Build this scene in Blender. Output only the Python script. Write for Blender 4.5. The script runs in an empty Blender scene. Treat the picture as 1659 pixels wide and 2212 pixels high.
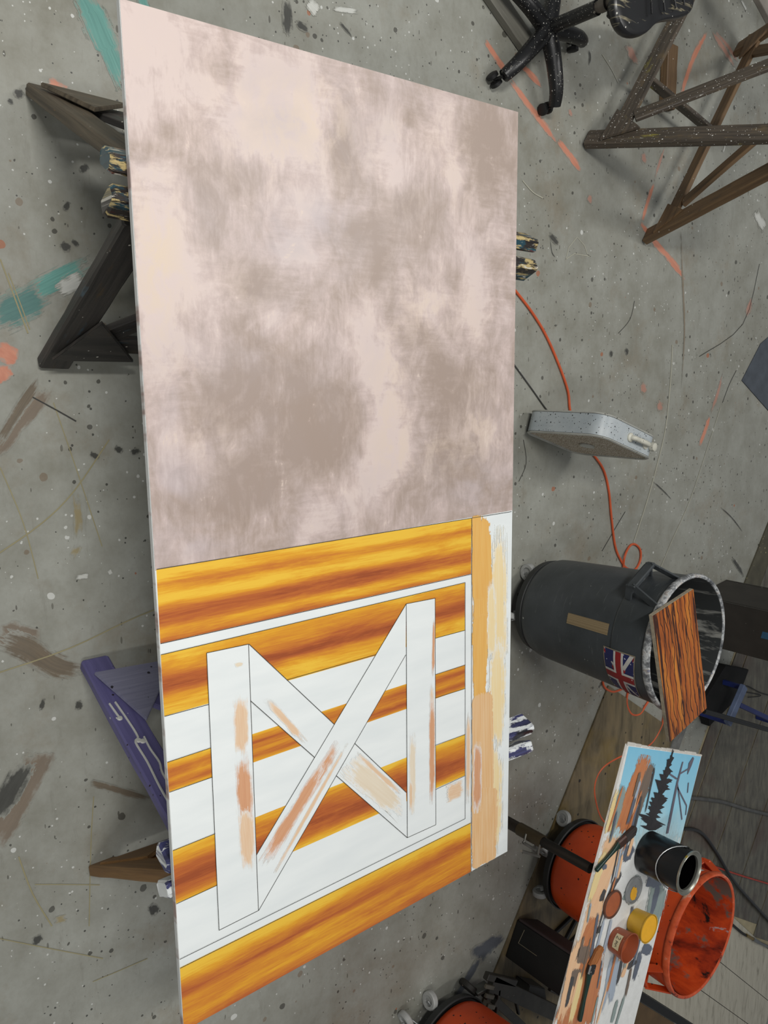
import bpy, bmesh, math, random
from mathutils import Vector, Matrix
random.seed(7)
C = bpy.context.scene.collection
sc = bpy.context.scene

# ------------------------------------------------------------------ camera
FPX, PCX, PCY = 1740.0, 829.5, 1106.0
CAM = Vector((-0.44123, -1.33800, 2.49111))
RW = Matrix(((0.01257489, 0.98562636, 0.16847123),
             (0.77552072, -0.11596877, 0.62057946),
             (0.63119687, 0.1228492, -0.76583196)))      # columns: right, down, forward
cam = bpy.data.cameras.new('camera')
cam.sensor_fit = 'HORIZONTAL'
cam.sensor_width = 36.0
cam.lens = FPX * 36.0 / 1659.0
cam.clip_start = 0.05
cam_ob = bpy.data.objects.new('camera', cam)
C.objects.link(cam_ob)
r_, d_, f_ = RW.col[0], RW.col[1], RW.col[2]
cam_ob.matrix_world = Matrix(((r_[0], -d_[0], -f_[0], CAM[0]), (r_[1], -d_[1], -f_[1], CAM[1]),
                              (r_[2], -d_[2], -f_[2], CAM[2]), (0, 0, 0, 1)))
sc.camera = cam_ob

# ------------------------------------------------------------------ world, lamps, exposure
sc.view_settings.view_transform = 'Standard'
sc.view_settings.look = 'None'
sc.view_settings.gamma = 1.0
sc.view_settings.use_curve_mapping = False
sc.view_settings.exposure = 0.0
w = bpy.data.worlds.new('workshop_air')
sc.world = w
w.use_nodes = True
w.node_tree.nodes['Background'].inputs[0].default_value = (0.92, 0.96, 1.0, 1)
w.node_tree.nodes['Background'].inputs[1].default_value = 0.20


def area(name, loc, sx, sy, power, rz=0.0, col=(1, 0.985, 0.95)):
    L = bpy.data.lights.new(name, 'AREA')
    L.shape = 'RECTANGLE'
    L.size, L.size_y = sx, sy
    L.energy = power
    L.color = col
    o = bpy.data.objects.new(name, L)
    o.location = loc
    o.rotation_euler = (0, 0, rz)
    C.objects.link(o)
    return o


# rows of fluorescent battens high under the shop roof
area('ceiling_tube', (-2.4, -1.9, 5.6), 0.30, 2.4, 235, math.radians(8))
area('ceiling_tube', (-1.9, 3.0, 5.6), 0.30, 2.4, 100, math.radians(8))
area('ceiling_tube', (1.6, -2.7, 5.6), 0.30, 2.4, 78, math.radians(8))


def at(px, py, z):
    """world point at height z seen at a place of the 1659 x 2212 photograph"""
    d = RW @ Vector((px - PCX, py - PCY, FPX))
    return CAM + d * ((z - CAM[2]) / d[2])


def srgb(r, g, b):
    f = lambda c: (c / 255 / 12.92) if c / 255 <= 0.04045 else ((c / 255 + 0.055) / 1.055) ** 2.4
    return (f(r), f(g), f(b), 1.0)


# ------------------------------------------------------------------ materials
def splat_group():
    g = bpy.data.node_groups.new('splat', 'ShaderNodeTree')
    I = g.interface
    I.new_socket('Vector', in_out='INPUT', socket_type='NodeSocketVector')
    for n, v in (('Scale', 10.0), ('Size', 0.3), ('Keep', 0.3)):
        s = I.new_socket(n, in_out='INPUT', socket_type='NodeSocketFloat')
        s.default_value = v
    I.new_socket('Fac', in_out='OUTPUT', socket_type='NodeSocketFloat')
    gi, go = g.nodes.new('NodeGroupInput'), g.nodes.new('NodeGroupOutput')
    nz = g.nodes.new('ShaderNodeTexNoise')
    nz.inputs['Detail'].default_value = 1.0
    m3 = g.nodes.new('ShaderNodeMath'); m3.operation = 'MULTIPLY'; m3.inputs[1].default_value = 2.0
    sc_ = g.nodes.new('ShaderNodeVectorMath'); sc_.operation = 'SCALE'
    sub = g.nodes.new('ShaderNodeVectorMath'); sub.operation = 'SUBTRACT'; sub.inputs[1].default_value = (.5, .5, .5)
    wob = g.nodes.new('ShaderNodeVectorMath'); wob.operation = 'SCALE'; wob.inputs['Scale'].default_value = 0.16
    add = g.nodes.new('ShaderNodeVectorMath'); add.operation = 'ADD'
    vo = g.nodes.new('ShaderNodeTexVoronoi'); vo.inputs['Scale'].default_value = 1.0
    sep = g.nodes.new('ShaderNodeSeparateColor')
    sz = g.nodes.new('ShaderNodeMath'); sz.operation = 'MULTIPLY'
    sq = g.nodes.new('ShaderNodeMath'); sq.operation = 'POWER'; sq.inputs[1].default_value = 2.0
    lt = g.nodes.new('ShaderNodeMath'); lt.operation = 'LESS_THAN'
    kp = g.nodes.new('ShaderNodeMath'); kp.operation = 'LESS_THAN'
    mu = g.nodes.new('ShaderNodeMath'); mu.operation = 'MULTIPLY'
    L = g.links.new
    L(gi.outputs['Vector'], sc_.inputs[0]); L(gi.outputs['Scale'], sc_.inputs['Scale'])
    nz.inputs['Scale'].default_value = 2.2
    L(sc_.outputs[0], nz.inputs['Vector'])
    L(nz.outputs['Color'], sub.inputs[0]); L(sub.outputs[0], wob.inputs[0])
    L(sc_.outputs[0], add.inputs[0]); L(wob.outputs[0], add.inputs[1])
    L(add.outputs[0], vo.inputs['Vector'])
    L(vo.outputs['Color'], sep.inputs[0])
    L(sep.outputs[1], sq.inputs[0]); L(sq.outputs[0], sz.inputs[0]); L(gi.outputs['Size'], sz.inputs[1])
    L(vo.outputs['Distance'], lt.inputs[0]); L(sz.outputs[0], lt.inputs[1])
    L(sep.outputs[0], kp.inputs[0]); L(gi.outputs['Keep'], kp.inputs[1])
    L(lt.outputs[0], mu.inputs[0]); L(kp.outputs[0], mu.inputs[1])
    L(mu.outputs[0], go.inputs[0])
    return g


SPLAT = splat_group()


class Mat:
    """small node builder around one Principled material"""
    def __init__(self, name, rough=0.5, metal=0.0, coords='Object'):
        self.m = bpy.data.materials.new(name)
        self.m.use_nodes = True
        self.t = self.m.node_tree
        self.b = self.t.nodes['Principled BSDF']
        self.b.inputs['Roughness'].default_value = rough
        self.b.inputs['Metallic'].default_value = metal
        tc = self.t.nodes.new('ShaderNodeTexCoord')
        self.co = tc.outputs[coords]
        self.uv = tc.outputs['UV']

    def link(self, a, b):
        self.t.links.new(a, b)

    def new(self, kind, **kw):
        n = self.t.nodes.new(kind)
        for k, v in kw.items():
            setattr(n, k, v)
        return n

    def put(self, sock, v):
        if isinstance(v, (int, float)):
            sock.default_value = v
        elif isinstance(v, tuple):
            sock.default_value = v
        else:
            self.link(v, sock)

    def map(self, vec, scale=(1, 1, 1), loc=(0, 0, 0), rot=(0, 0, 0)):
        n = self.new('ShaderNodeMapping')
        self.link(vec, n.inputs[0])
        n.inputs['Scale'].default_value = scale
        n.inputs['Location'].default_value = loc
        n.inputs['Rotation'].default_value = rot
        return n.outputs[0]

    def noise(self, vec, scale, detail=4.0, rough=0.55, dist=0.0):
        n = self.new('ShaderNodeTexNoise')
        self.link(vec, n.inputs['Vector'])
        n.inputs['Scale'].default_value = scale
        n.inputs['Detail'].default_value = detail
        n.inputs['Roughness'].default_value = rough
        n.inputs['Distortion'].default_value = dist
        return n.outputs['Fac']

    def math(self, op, a, b=0.0, clamp=False):
        n = self.new('ShaderNodeMath', operation=op, use_clamp=clamp)
        self.put(n.inputs[0], a)
        self.put(n.inputs[1], b)
        return n.outputs[0]

    def step(self, v, lo, hi):
        n = self.new('ShaderNodeMapRange')
        self.put(n.inputs[0], v)
        n.inputs[1].default_value = lo
        n.inputs[2].default_value = hi
        return n.outputs[0]

    def ramp(self, fac, stops, mode='LINEAR'):
        n = self.new('ShaderNodeValToRGB')
        n.color_ramp.interpolation = mode
        e = n.color_ramp.elements
        while len(e) < len(stops):
            e.new(0.5)
        for k, (p, c) in enumerate(stops):
            e[k].position = p
            e[k].color = c
        self.put(n.inputs[0], fac)
        return n.outputs[0]

    def mix(self, fac, a, b):
        n = self.new('ShaderNodeMix', data_type='RGBA')
        self.put(n.inputs[0], fac)
        self.put(n.inputs[6], a)
        self.put(n.inputs[7], b)
        return n.outputs[2]

    def splat(self, vec, scale, size, keep):
        n = self.new('ShaderNodeGroup')
        n.node_tree = SPLAT
        self.link(vec, n.inputs['Vector'])
        n.inputs['Scale'].default_value = scale
        self.put(n.inputs['Size'], size)
        self.put(n.inputs['Keep'], keep)
        return n.outputs[0]

    def attr(self, name):
        n = self.new('ShaderNodeVertexColor')
        n.layer_name = name
        return n

    def bump(self, h, strength=0.3, dist=0.01):
        n = self.new('ShaderNodeBump')
        n.inputs['Strength'].default_value = strength
        n.inputs['Distance'].default_value = dist
        self.link(h, n.inputs['Height'])
        self.link(n.outputs[0], self.b.inputs['Normal'])

    def color(self, c):
        self.put(self.b.inputs['Base Color'], c)

    def alpha(self, a):
        self.put(self.b.inputs['Alpha'], a)


def plain(name, rgb, rough=0.5, metal=0.0, var=0.25, scale=12.0, splats=()):
    """paint, plastic or metal of one colour with blotchy wear and optional splatter: (rgb, scale, size, keep)"""
    M = Mat(name, rough, metal)
    a = srgb(*rgb)
    dk = tuple(v * (1 - var) for v in a[:3]) + (1,)
    c = M.mix(M.step(M.noise(M.co, scale, 5), 0.35, 0.65), dk, a)
    for (col, s, size, keep) in splats:
        c = M.mix(M.splat(M.co, s, size, keep), c, srgb(*col))
    M.color(c)
    M.bump(M.noise(M.co, scale * 6, 3), 0.08, 0.003)
    return M.m


def worn_wood(name, base, dark, layers=(), rough=0.6, grain=(3, 60, 1), splats=()):
    """board stock: grain along UV u; layers of paint (rgb, noise scale, lo, hi)"""
    M = Mat(name, rough)
    g = M.noise(M.map(M.uv, grain), 1.0, 6, 0.6, 0.4)
    c = M.ramp(g, [(0.3, srgb(*dark)), (0.7, srgb(*base))])
    for k, (rgb, s, lo, hi) in enumerate(layers):
        n = M.noise(M.map(M.uv, (s, s * 3.5, 1), (k * 3.7, k * 1.3, 0)), 1.0, 6, 0.65)
        c = M.mix(M.step(n, lo, hi), c, srgb(*rgb))
    for (rgb, s, size, keep) in splats:
        c = M.mix(M.splat(M.co, s, size, keep), c, srgb(*rgb))
    M.color(c)
    M.bump(g, 0.35, 0.004)
    return M.m


def floor_color(M):
    """the concrete's own colour, shared by the floor and the worn paint films lying on it"""
    n1 = M.noise(M.co, 0.9, 5, 0.6)
    n2 = M.noise(M.co, 7, 6, 0.65)
    n3 = M.noise(M.co, 60, 3, 0.6)
    c = M.ramp(M.math('ADD', M.math('MULTIPLY', n1, 0.55), M.math('MULTIPLY', n2, 0.45)),
               [(0.34, srgb(127, 125, 113)), (0.5, srgb(145, 145, 136)), (0.66, srgb(159, 160, 152))])
    c = M.mix(M.math('MULTIPLY', M.step(n3, 0.45, 0.75), 0.16), c, srgb(116, 114, 100))
    st = M.noise(M.map(M.co, (1, 1, 1), (4, 2, 0)), 2.6, 6, 0.7)
    c = M.mix(M.math('MULTIPLY', M.step(st, 0.55, 0.72), 0.55), c, srgb(126, 114, 94))
    sm = M.noise(M.map(M.co, (1, 5, 1), (4, 2, 0), (0, 0, .9)), 4.0, 6, 0.75)
    c = M.mix(M.math('MULTIPLY', M.step(sm, 0.58, 0.74), 0.4), c, srgb(106, 102, 90))
    return c, n2, n3


def stroke_mat(name, rgb, rgb2=None, opacity=0.9, streaks=26.0, wear=0.5, rough=0.55, fade=0.12, cov=0.62, sub=None, vf=0.36, soft=0.86):
    """dry-brush paint film: UV 0..1, streaked along u, ragged outline cut out, thin parts show the ground colour"""
    M = Mat(name, rough)
    s = M.noise(M.map(M.uv, (1.6, streaks, 1)), 1.0, 4, 0.6)
    s2 = M.noise(M.co, 38, 5, 0.65)
    s4 = M.noise(M.co, 9, 3, 0.6)
    sep = M.new('ShaderNodeSeparateXYZ')
    M.link(M.uv, sep.inputs[0])
    u, v = sep.outputs[0], sep.outputs[1]
    eu = M.math('MINIMUM', u, M.math('SUBTRACT', 1.0, u))
    ev = M.math('MINIMUM', v, M.math('SUBTRACT', 1.0, v))
    edge = M.math('MULTIPLY', M.step(eu, 0.0, fade if vf < .3 else max(fade * 1.6, .26)), M.step(ev, 0.0, vf))
    k = M.math('MULTIPLY', M.math('SUBTRACT', s, 0.5), wear * 4.0)
    k = M.math('ADD', k, M.math('MULTIPLY', M.math('SUBTRACT', s2, 0.5), 1.1))
    k = M.math('ADD', k, M.math('MULTIPLY', M.math('SUBTRACT', s4, 0.5), 1.0))
    k = M.math('ADD', M.math('ADD', k, M.math('MULTIPLY', edge, 1.25)), (cov - 0.62) * 0.8)
    c = M.mix(M.step(s, 0.35, 0.65), srgb(*rgb), srgb(*(rgb2 or rgb)))
    ground = floor_color(M)[0] if sub is None else srgb(*sub)
    M.color(M.mix(M.math('MULTIPLY', M.step(k, 0.36, soft), opacity), ground, c))
    M.alpha(M.math('MULTIPLY', M.math('GREATER_THAN', k, 0.38 if soft > .6 else soft - .03), M.math('GREATER_THAN', edge, 0.02)))
    return M.m


# concrete floor
def floor_mat():
    M = Mat('painted_concrete', 0.5)
    c, n2, n3 = floor_color(M)
    mask = M.step(M.noise(M.map(M.co, (1, 1, 1), (9, 5, 0)), 1.3, 2), 0.36, 0.64)
    T = lambda x, y, sx=1, sy=1, r=0: M.map(M.co, (sx, sy, 1), (x, y, 0), (0, 0, r))
    for (vec, sc_, size, keep, op, col) in (
            (M.co, 62, .26, M.math('MULTIPLY', mask, 0.60), .85, (52, 52, 48)),
            (T(3, 1), 30, .27, M.math('MULTIPLY', mask, 0.50), .8, (56, 54, 48)),
            (T(3.3, 1.7), 17, .24, M.math('MULTIPLY', mask, 0.26), .75, (58, 56, 50)),
            (T(1.3, 7.7, 1, 2.6, .7), 20, .24, 0.10, .7, (66, 63, 55)),
            (T(7.3, 2.7, 1, 3.2, -.5), 22, .26, 0.12, .6, (72, 68, 58)),
            (T(2.6, 4.4), 14, .2, 0.05, .7, (160, 90, 50)),
            (T(6.6, 1.4), 18, .24, 0.10, .5, (110, 84, 56))):
        c = M.mix(M.math('MULTIPLY', M.splat(vec, sc_, size, keep), op), c, srgb(*col))
    mask2 = M.step(M.noise(T(2, 8), 1.1, 2), 0.42, 0.64)
    for (vec, sc_, size, keep, op) in ((T(5.1, .4), 60, .25, M.math('MULTIPLY', mask2, 0.55), .85), (T(1.1, .8), 30, .22, M.math('MULTIPLY', mask2, 0.35), .85), (T(8.1, 6.4), 13, .17, 0.16, .85)):
        c = M.mix(M.math('MULTIPLY', M.splat(vec, sc_, size, keep), op), c, srgb(204, 205, 200))
    M.color(c)
    M.put(M.b.inputs['Roughness'], M.step(n2, -0.1, 1.2))
    M.bump(n3, 0.12, 0.003)
    return M.m


# ------------------------------------------------------------------ mesh helpers
def beam(bm, p0, p1, wid, thk, ref=(0, 0, 1), bev=0.004, seg=6, jit=0.0, uo=None):
    """board from p0 to p1; wid lies along ref made square to the run, thk across; chamfered, UV along the run"""
    p0, p1 = Vector(p0), Vector(p1)
    x = (p1 - p0)
    ln = x.length
    x.normalize()
    y = Vector(ref) - x * Vector(ref).dot(x)
    y.normalize()
    zv = x.cross(y)
    uvl = bm.loops.layers.uv.verify()
    a, b = wid / 2, thk / 2
    e = min(bev, a * 0.6, b * 0.6)
    sec = [(-a + e, -b), (a - e, -b), (a, -b + e), (a, b - e), (a - e, b), (-a + e, b), (-a, b - e), (-a, -b + e)]
    per = [0]
    for k in range(8):
        q, r = sec[k], sec[(k + 1) % 8]
        per.append(per[-1] + math.hypot(q[0] - r[0], q[1] - r[1]))
    uo = random.random() * 7 if uo is None else uo
    rings = []
    ts = [0, e / ln] + [k / seg for k in range(1, seg)] + [1 - e / ln, 1]
    for i, t in enumerate(ts):
        f = 1 - (e / max(a, b) if i in (0, len(ts) - 1) else 0)
        ring = []
        for (s, q) in sec:
            j = Vector((random.uniform(-jit, jit), random.uniform(-jit, jit), random.uniform(-jit, jit))) if jit else Vector()
            ring.append(bm.verts.new(p0 + x * (ln * t) + y * (s * f) + zv * (q * f) + j))
        rings.append(ring)
    for i in range(len(ts) - 1):
        for k in range(8):
            k2 = (k + 1) % 8
            fc = bm.faces.new((rings[i][k], rings[i][k2], rings[i + 1][k2], rings[i + 1][k]))
            for lp, (uu, vv) in zip(fc.loops, ((ts[i], per[k]), (ts[i], per[k + 1]), (ts[i + 1], per[k + 1]), (ts[i + 1], per[k]))):
                lp[uvl].uv = (uu * ln + uo, vv + uo)
    for ring, rev in ((rings[0], True), (rings[-1], False)):
        fc = bm.faces.new(ring[::-1] if rev else ring)
        for lp in fc.loops:
            lp[uvl].uv = (uo + lp.vert.co.x, uo + lp.vert.co.y)


def tube(bm, pts, r, seg=10, r1=None, cap=True):
    pts = [Vector(p) for p in pts]
    n = len(pts)
    rings = []
    up = None
    for i, p in enumerate(pts):
        t = (pts[min(i + 1, n - 1)] - pts[max(i - 1, 0)]).normalized()
        if up is None:
            up = t.orthogonal().normalized()
        up = (up - t * up.dot(t)).normalized()
        s = t.cross(up)
        rr = r if r1 is None else r + (r1 - r) * i / (n - 1)
        rings.append([bm.verts.new(p + (up * math.cos(2 * math.pi * k / seg) + s * math.sin(2 * math.pi * k / seg)) * rr) for k in range(seg)])
    for i in range(n - 1):
        for k in range(seg):
            bm.faces.new((rings[i][k], rings[i][(k + 1) % seg], rings[i + 1][(k + 1) % seg], rings[i + 1][k]))
    if cap:
        bm.faces.new(rings[0][::-1])
        bm.faces.new(rings[-1])


def smooth_path(pts, n=8):
    pts = [Vector(p) for p in pts]
    out = []
    for i in range(len(pts) - 1):
        p0, p1, p2, p3 = pts[max(i - 1, 0)], pts[i], pts[i + 1], pts[min(i + 2, len(pts) - 1)]
        for k in range(n):
            t = k / n
            out.append(0.5 * ((2 * p1) + (p2 - p0) * t + (2 * p0 - 5 * p1 + 4 * p2 - p3) * t * t + (3 * p1 - p0 - 3 * p2 + p3) * t ** 3))
    out.append(pts[-1])
    return out


def lathe(bm, prof, c=(0, 0, 0), seg=40, axis=None, cap=True):
    """prof: list of (radius, height); axis: optional 3x3 whose columns are x, y, z of the turned body"""
    c = Vector(c)
    ax = axis or Matrix.Identity(3)
    rings = []
    for (r, h) in prof:
        if r < 1e-6:
            rings.append([bm.verts.new(c + ax @ Vector((0, 0, h)))])
        else:
            rings.append([bm.verts.new(c + ax @ Vector((r * math.cos(2 * math.pi * k / seg), r * math.sin(2 * math.pi * k / seg), h))) for k in range(seg)])
    for i in range(len(rings) - 1):
        a, b = rings[i], rings[i + 1]
        for k in range(seg):
            k2 = (k + 1) % seg
            if len(a) == 1 and len(b) == 1:
                continue
            if len(a) == 1:
                bm.faces.new((a[0], b[k2], b[k]))
            elif len(b) == 1:
                bm.faces.new((a[k], a[k2], b[0]))
            else:
                bm.faces.new((a[k], a[k2], b[k2], b[k]))
    if cap:
        if len(rings[0]) > 1:
            bm.faces.new(rings[0][::-1])
        if len(rings[-1]) > 1:
            bm.faces.new(rings[-1])


def prism(bm, pts, z0, z1):
    """upright prism on a plan polygon"""
    lo = [bm.verts.new((p[0], p[1], z0)) for p in pts]
    hi = [bm.verts.new((p[0], p[1], z1)) for p in pts]
    n = len(pts)
    bm.faces.new(lo[::-1])
    bm.faces.new(hi)
    for k in range(n):
        bm.faces.new((lo[k], lo[(k + 1) % n], hi[(k + 1) % n], hi[k]))


def ccw(pts):
    s = sum(pts[i][0] * pts[(i + 1) % len(pts)][1] - pts[(i + 1) % len(pts)][0] * pts[i][1] for i in range(len(pts)))
    return list(pts) if s > 0 else list(pts)[::-1]


def patch(bm, quad, nu=10, nv=4, tone=None, dz=0.0):
    """flat film of paint: quad corners p00 p10 p11 p01 with UV 0..1"""
    uvl = bm.loops.layers.uv.verify()
    cl = bm.loops.layers.float_color.get('tone') or bm.loops.layers.float_color.new('tone') if tone else None
    q = [Vector(p) for p in quad]
    V = [[bm.verts.new(q[0].lerp(q[1], i / nu).lerp(q[3].lerp(q[2], i / nu), j / nv) + Vector((0, 0, dz))) for j in range(nv + 1)] for i in range(nu + 1)]
    for i in range(nu):
        for j in range(nv):
            f = bm.faces.new((V[i][j], V[i + 1][j], V[i + 1][j + 1], V[i][j + 1]))
            for lp, (a, b) in zip(f.loops, ((i, j), (i + 1, j), (i + 1, j + 1), (i, j + 1))):
                lp[uvl].uv = (a / nu, b / nv)
                if cl:
                    t = tone(b / nv)
                    lp[cl] = (t, t, t, 1)
            f.normal_update()
            if f.normal.z < 0:
                f.normal_flip()


def ribbon(bm, pts, wid, dz=0.0, taper=False):
    """flat strip along a polyline on a horizontal surface, UV 0..1"""
    uvl = bm.loops.layers.uv.verify()
    pts = [Vector(p) for p in pts]
    n = len(pts)
    rows = []
    for i, p in enumerate(pts):
        t = (pts[min(i + 1, n - 1)] - pts[max(i - 1, 0)]).normalized()
        s = Vector((-t.y, t.x, 0))
        ww = wid[i] if isinstance(wid, (list, tuple)) else wid
        rows.append((bm.verts.new(p + s * ww / 2 + Vector((0, 0, dz))), bm.verts.new(p - s * ww / 2 + Vector((0, 0, dz)))))
    for i in range(n - 1):
        f = bm.faces.new((rows[i][0], rows[i][1], rows[i + 1][1], rows[i + 1][0]))
        for lp, uvv in zip(f.loops, ((i / (n - 1), 0), (i / (n - 1), 1), ((i + 1) / (n - 1), 1), ((i + 1) / (n - 1), 0))):
            lp[uvl].uv = uvv
        f.normal_update()
        if f.normal.z < 0:
            f.normal_flip()


def obj(name, bm, m, parent=None, smooth=False, bevel=0.0, fix=True):
    if bevel:
        bmesh.ops.bevel(bm, geom=list(bm.edges), offset=bevel, segments=2, affect='EDGES', clamp_overlap=True)
    if fix:
        bmesh.ops.recalc_face_normals(bm, faces=bm.faces[:])
    if parent is not None:
        bmesh.ops.translate(bm, verts=bm.verts[:], vec=-WL[parent.name])
    me = bpy.data.meshes.new(name)
    bm.to_mesh(me)
    bm.free()
    me.materials.append(m)
    if smooth:
        for p in me.polygons:
            p.use_smooth = True
        me.set_sharp_from_angle(angle=math.radians(38))
    o = bpy.data.objects.new(name, me)
    C.objects.link(o)
    WL[o.name] = Vector()
    if parent is not None:
        o.parent = parent
        WL[o.name] = WL[parent.name].copy()
    return o


WL = {}


def BM():
    return bmesh.new()


def tag(o, label, cat, group=None):
    o['label'] = label
    o['category'] = cat
    if group:
        o['group'] = group
    return o


def thing(name, label, cat, loc, group=None):
    o = bpy.data.objects.new(name, None)
    o.empty_display_size = 0.05
    C.objects.link(o)
    o.location = loc
    WL[o.name] = Vector(loc)
    return tag(o, label, cat, group)


def on_floor(o):
    """a one-mesh thing: move its origin to its own base"""
    me = o.data
    xs = [v.co for v in me.vertices]
    c = Vector((sum(v.x for v in xs) / len(xs), sum(v.y for v in xs) / len(xs), min(v.z for v in xs)))
    me.transform(Matrix.Translation(-c))
    o.location = c
    WL[o.name] = c
    return o


# ================================================================== FLOOR
bm = BM()
bmesh.ops.create_grid(bm, x_segments=4, y_segments=4, size=9.0)
bmesh.ops.translate(bm, verts=bm.verts[:], vec=(1.0, 2.0, 0))
floor = obj('floor', bm, floor_mat())
floor['kind'] = 'structure'
floor['label'] = 'grey painted concrete floor spattered with paint'

ORANGE = stroke_mat('salmon_floor_paint', (208, 136, 108), (194, 118, 92), 0.85, 5, 0.55, 0.5, 0.1, 0.62)
ORANGE_FAINT = stroke_mat('faded_salmon_paint', (192, 122, 100), (174, 112, 94), 0.55, 6, 0.6, 0.5, 0.25, 0.52)
TEAL = stroke_mat('teal_floor_paint', (98, 158, 148), (76, 134, 126), 0.9, 14, 0.5, 0.5, 0.1, 0.66)
TEALD = stroke_mat('dark_teal_paint', (50, 104, 102), (70, 122, 116), 0.85, 16, 0.55, 0.5, 0.2, 0.56)
BLACKP = stroke_mat('black_floor_paint', (44, 44, 41), (60, 60, 56), 0.9, 5, 0.5, 0.5, 0.2, 0.62)
WHITEP = stroke_mat('white_floor_paint', (200, 202, 196), (214, 214, 208), 0.75, 12, 0.6, 0.5, 0.2, 0.50)
BROWNP = stroke_mat('brown_tape_residue', (106, 88, 66), (84, 70, 52), 0.8, 9, 0.55, 0.6, 0.18, 0.60)
TANP = stroke_mat('tan_floor_stain', (120, 102, 84), (108, 92, 76), 0.8, 4, 0.55, 0.6, 0.16, 0.62)
BLUEP = stroke_mat('slate_floor_paint', (70, 76, 88), (62, 68, 80), 0.85, 4, 0.4, 0.5, 0.06, 0.72)
OLIVE = stroke_mat('olive_floor_stain', (150, 128, 62), (134, 116, 64), 0.6, 4, 0.6, 0.5, 0.3, 0.45)


def fl(pts, z=0.0):
    return [at(x, y, z) for x, y in pts]


MK = [0]


def mark(name, pts, wpx, m, dz, n=6):
    """painted stripe on the floor along photograph points, width in metres"""
    MK[0] += 1
    if not isinstance(wpx, list):
        P_ = fl(pts)
        if sum((q - p).length for p, q in zip(P_[:-1], P_[1:])) < 3.5 * wpx:
            pts, n = [pts[0], pts[-1]], 1
    b = BM()
    ribbon(b, smooth_path(fl(pts), n), [q * 1.35 for q in wpx] if isinstance(wpx, list) else wpx * (1.35 if wpx > .012 else 1), dz * .5 + MK[0] * .00002)
    return obj(name, b, m, floor, fix=False)


for pts, wd in (([(1046, 86), (1072, 125), (1103, 170)], .030), ([(1098, 168), (1150, 238), (1205, 308)], .034),
                ([(1202, 300), (1230, 335), (1256, 370)], .034), ([(1382, 478), (1402, 508), (1412, 524)], .030),
                ([(1402, 510), (1440, 552), (1481, 602)], .040), ([(1386, 482), (1398, 440), (1412, 395)], .028),
                ([(1470, 212), (1482, 170), (1500, 120), (1531, 60)], .034),
                ([(1120, 135), (1140, 155), (1172, 188)], .030), ([(98, 178), (118, 192), (150, 212)], .050),
                ([(-8, 748), (14, 764), (40, 780)], .055), ([(-8, 790), (4, 808), (10, 826)], .060),
                ([(1510, 966), (1523, 930), (1533, 898)], .036)):
    mark('paint_mark', pts, wd, ORANGE, 0.0012)
for pts, wd in (([(1412, 395), (1425, 350), (1436, 318)], .022), ([(1531, 60), (1560, 100), (1588, 145)], .040),
                ([(1540, 62), (1572, 100), (1598, 140)], .026), ([(1533, 898), (1550, 850), (1562, 800)], .030),
                ([(1382, 830), (1390, 840), (1398, 848)], .050), ([(1418, 870), (1424, 878), (1432, 886)], .050),
                ([(1610, 690), (1622, 672), (1624, 640)], .060), ([(1225, 235), (1232, 245), (1238, 252)], .03),
                ([(1270, 418), (1276, 430), (1278, 440)], .04), ([(1385, 330), (1392, 342), (1396, 352)], .05),
                ([(1350, 95), (1368, 118), (1380, 140)], .06)):
    mark('paint_mark', pts, wd, ORANGE_FAINT, 0.0011)
mark('paint_mark', [(166, -30), (196, 20), (222, 80), (248, 140), (272, 200)], [.07] * 7 + [.08] * 8 + [.06] * 10, TEAL, 0.0012)
mark('paint_mark', [(300, -20), (318, 18), (322, 40)], .03, TEAL, 0.0012)
mark('paint_mark', [(-20, 668), (50, 640), (120, 606), (205, 562)], .055, TEAL, 0.0012)
mark('paint_mark', [(-20, 690), (40, 664), (110, 630)], .09, TEALD, 0.0014)
mark('paint_mark', [(120, 632), (150, 618), (185, 596)], .05, WHITEP, 0.0016)
for pts, wd in (([(618, -6), (622, 40), (623, 82)], .042), ([(733, 48), (745, 62), (762, 80)], .014),
                ([(636, 48), (650, 54), (668, 66)], .03), ([(1271, 108), (1274, 122), (1272, 142)], .016),
                ([(1183, 504), (1192, 512), (1208, 528)], .034), ([(1188, 515), (1192, 545), (1200, 556)], .008),
                ([(35, 190), (40, 204), (46, 214)], .03), ([(14, 215), (22, 219), (30, 223)], .014),
                ([(176, 354), (180, 362), (186, 374)], .032), ([(138, 440), (146, 444), (150, 450)], .03),
                ([(132, 540), (145, 532), (150, 526)], .03), ([(158, 530), (163, 526), (166, 520)], .022),
                ([(200, 990), (206, 982), (208, 978)], .03), ([(250, 978), (258, 972), (262, 964)], .03),
                ([(282, 980), (292, 974), (302, 970)], .02), ([(320, 1974), (330, 1968), (342, 1955)], .05),
                ([(76, 2020), (80, 2030), (84, 2040)], .03), ([(84, 1520), (90, 1516), (98, 1522)], .035),
                ([(160, 1525), (170, 1524), (180, 1520)], .03), ([(1555, 1095), (1580, 1118), (1605, 1150)], .012),
                ([(1580, 1205), (1592, 1222), (1608, 1245)], .03), ([(1410, 1040), (1430, 1058), (1452, 1080)], .012),
                ([(1317, 758), (1321, 764), (1323, 770)], .03), ([(1350, 752), (1355, 758), (1357, 766)], .03)):
    mark('paint_mark', pts, wd, BLACKP, 0.0013)
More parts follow.
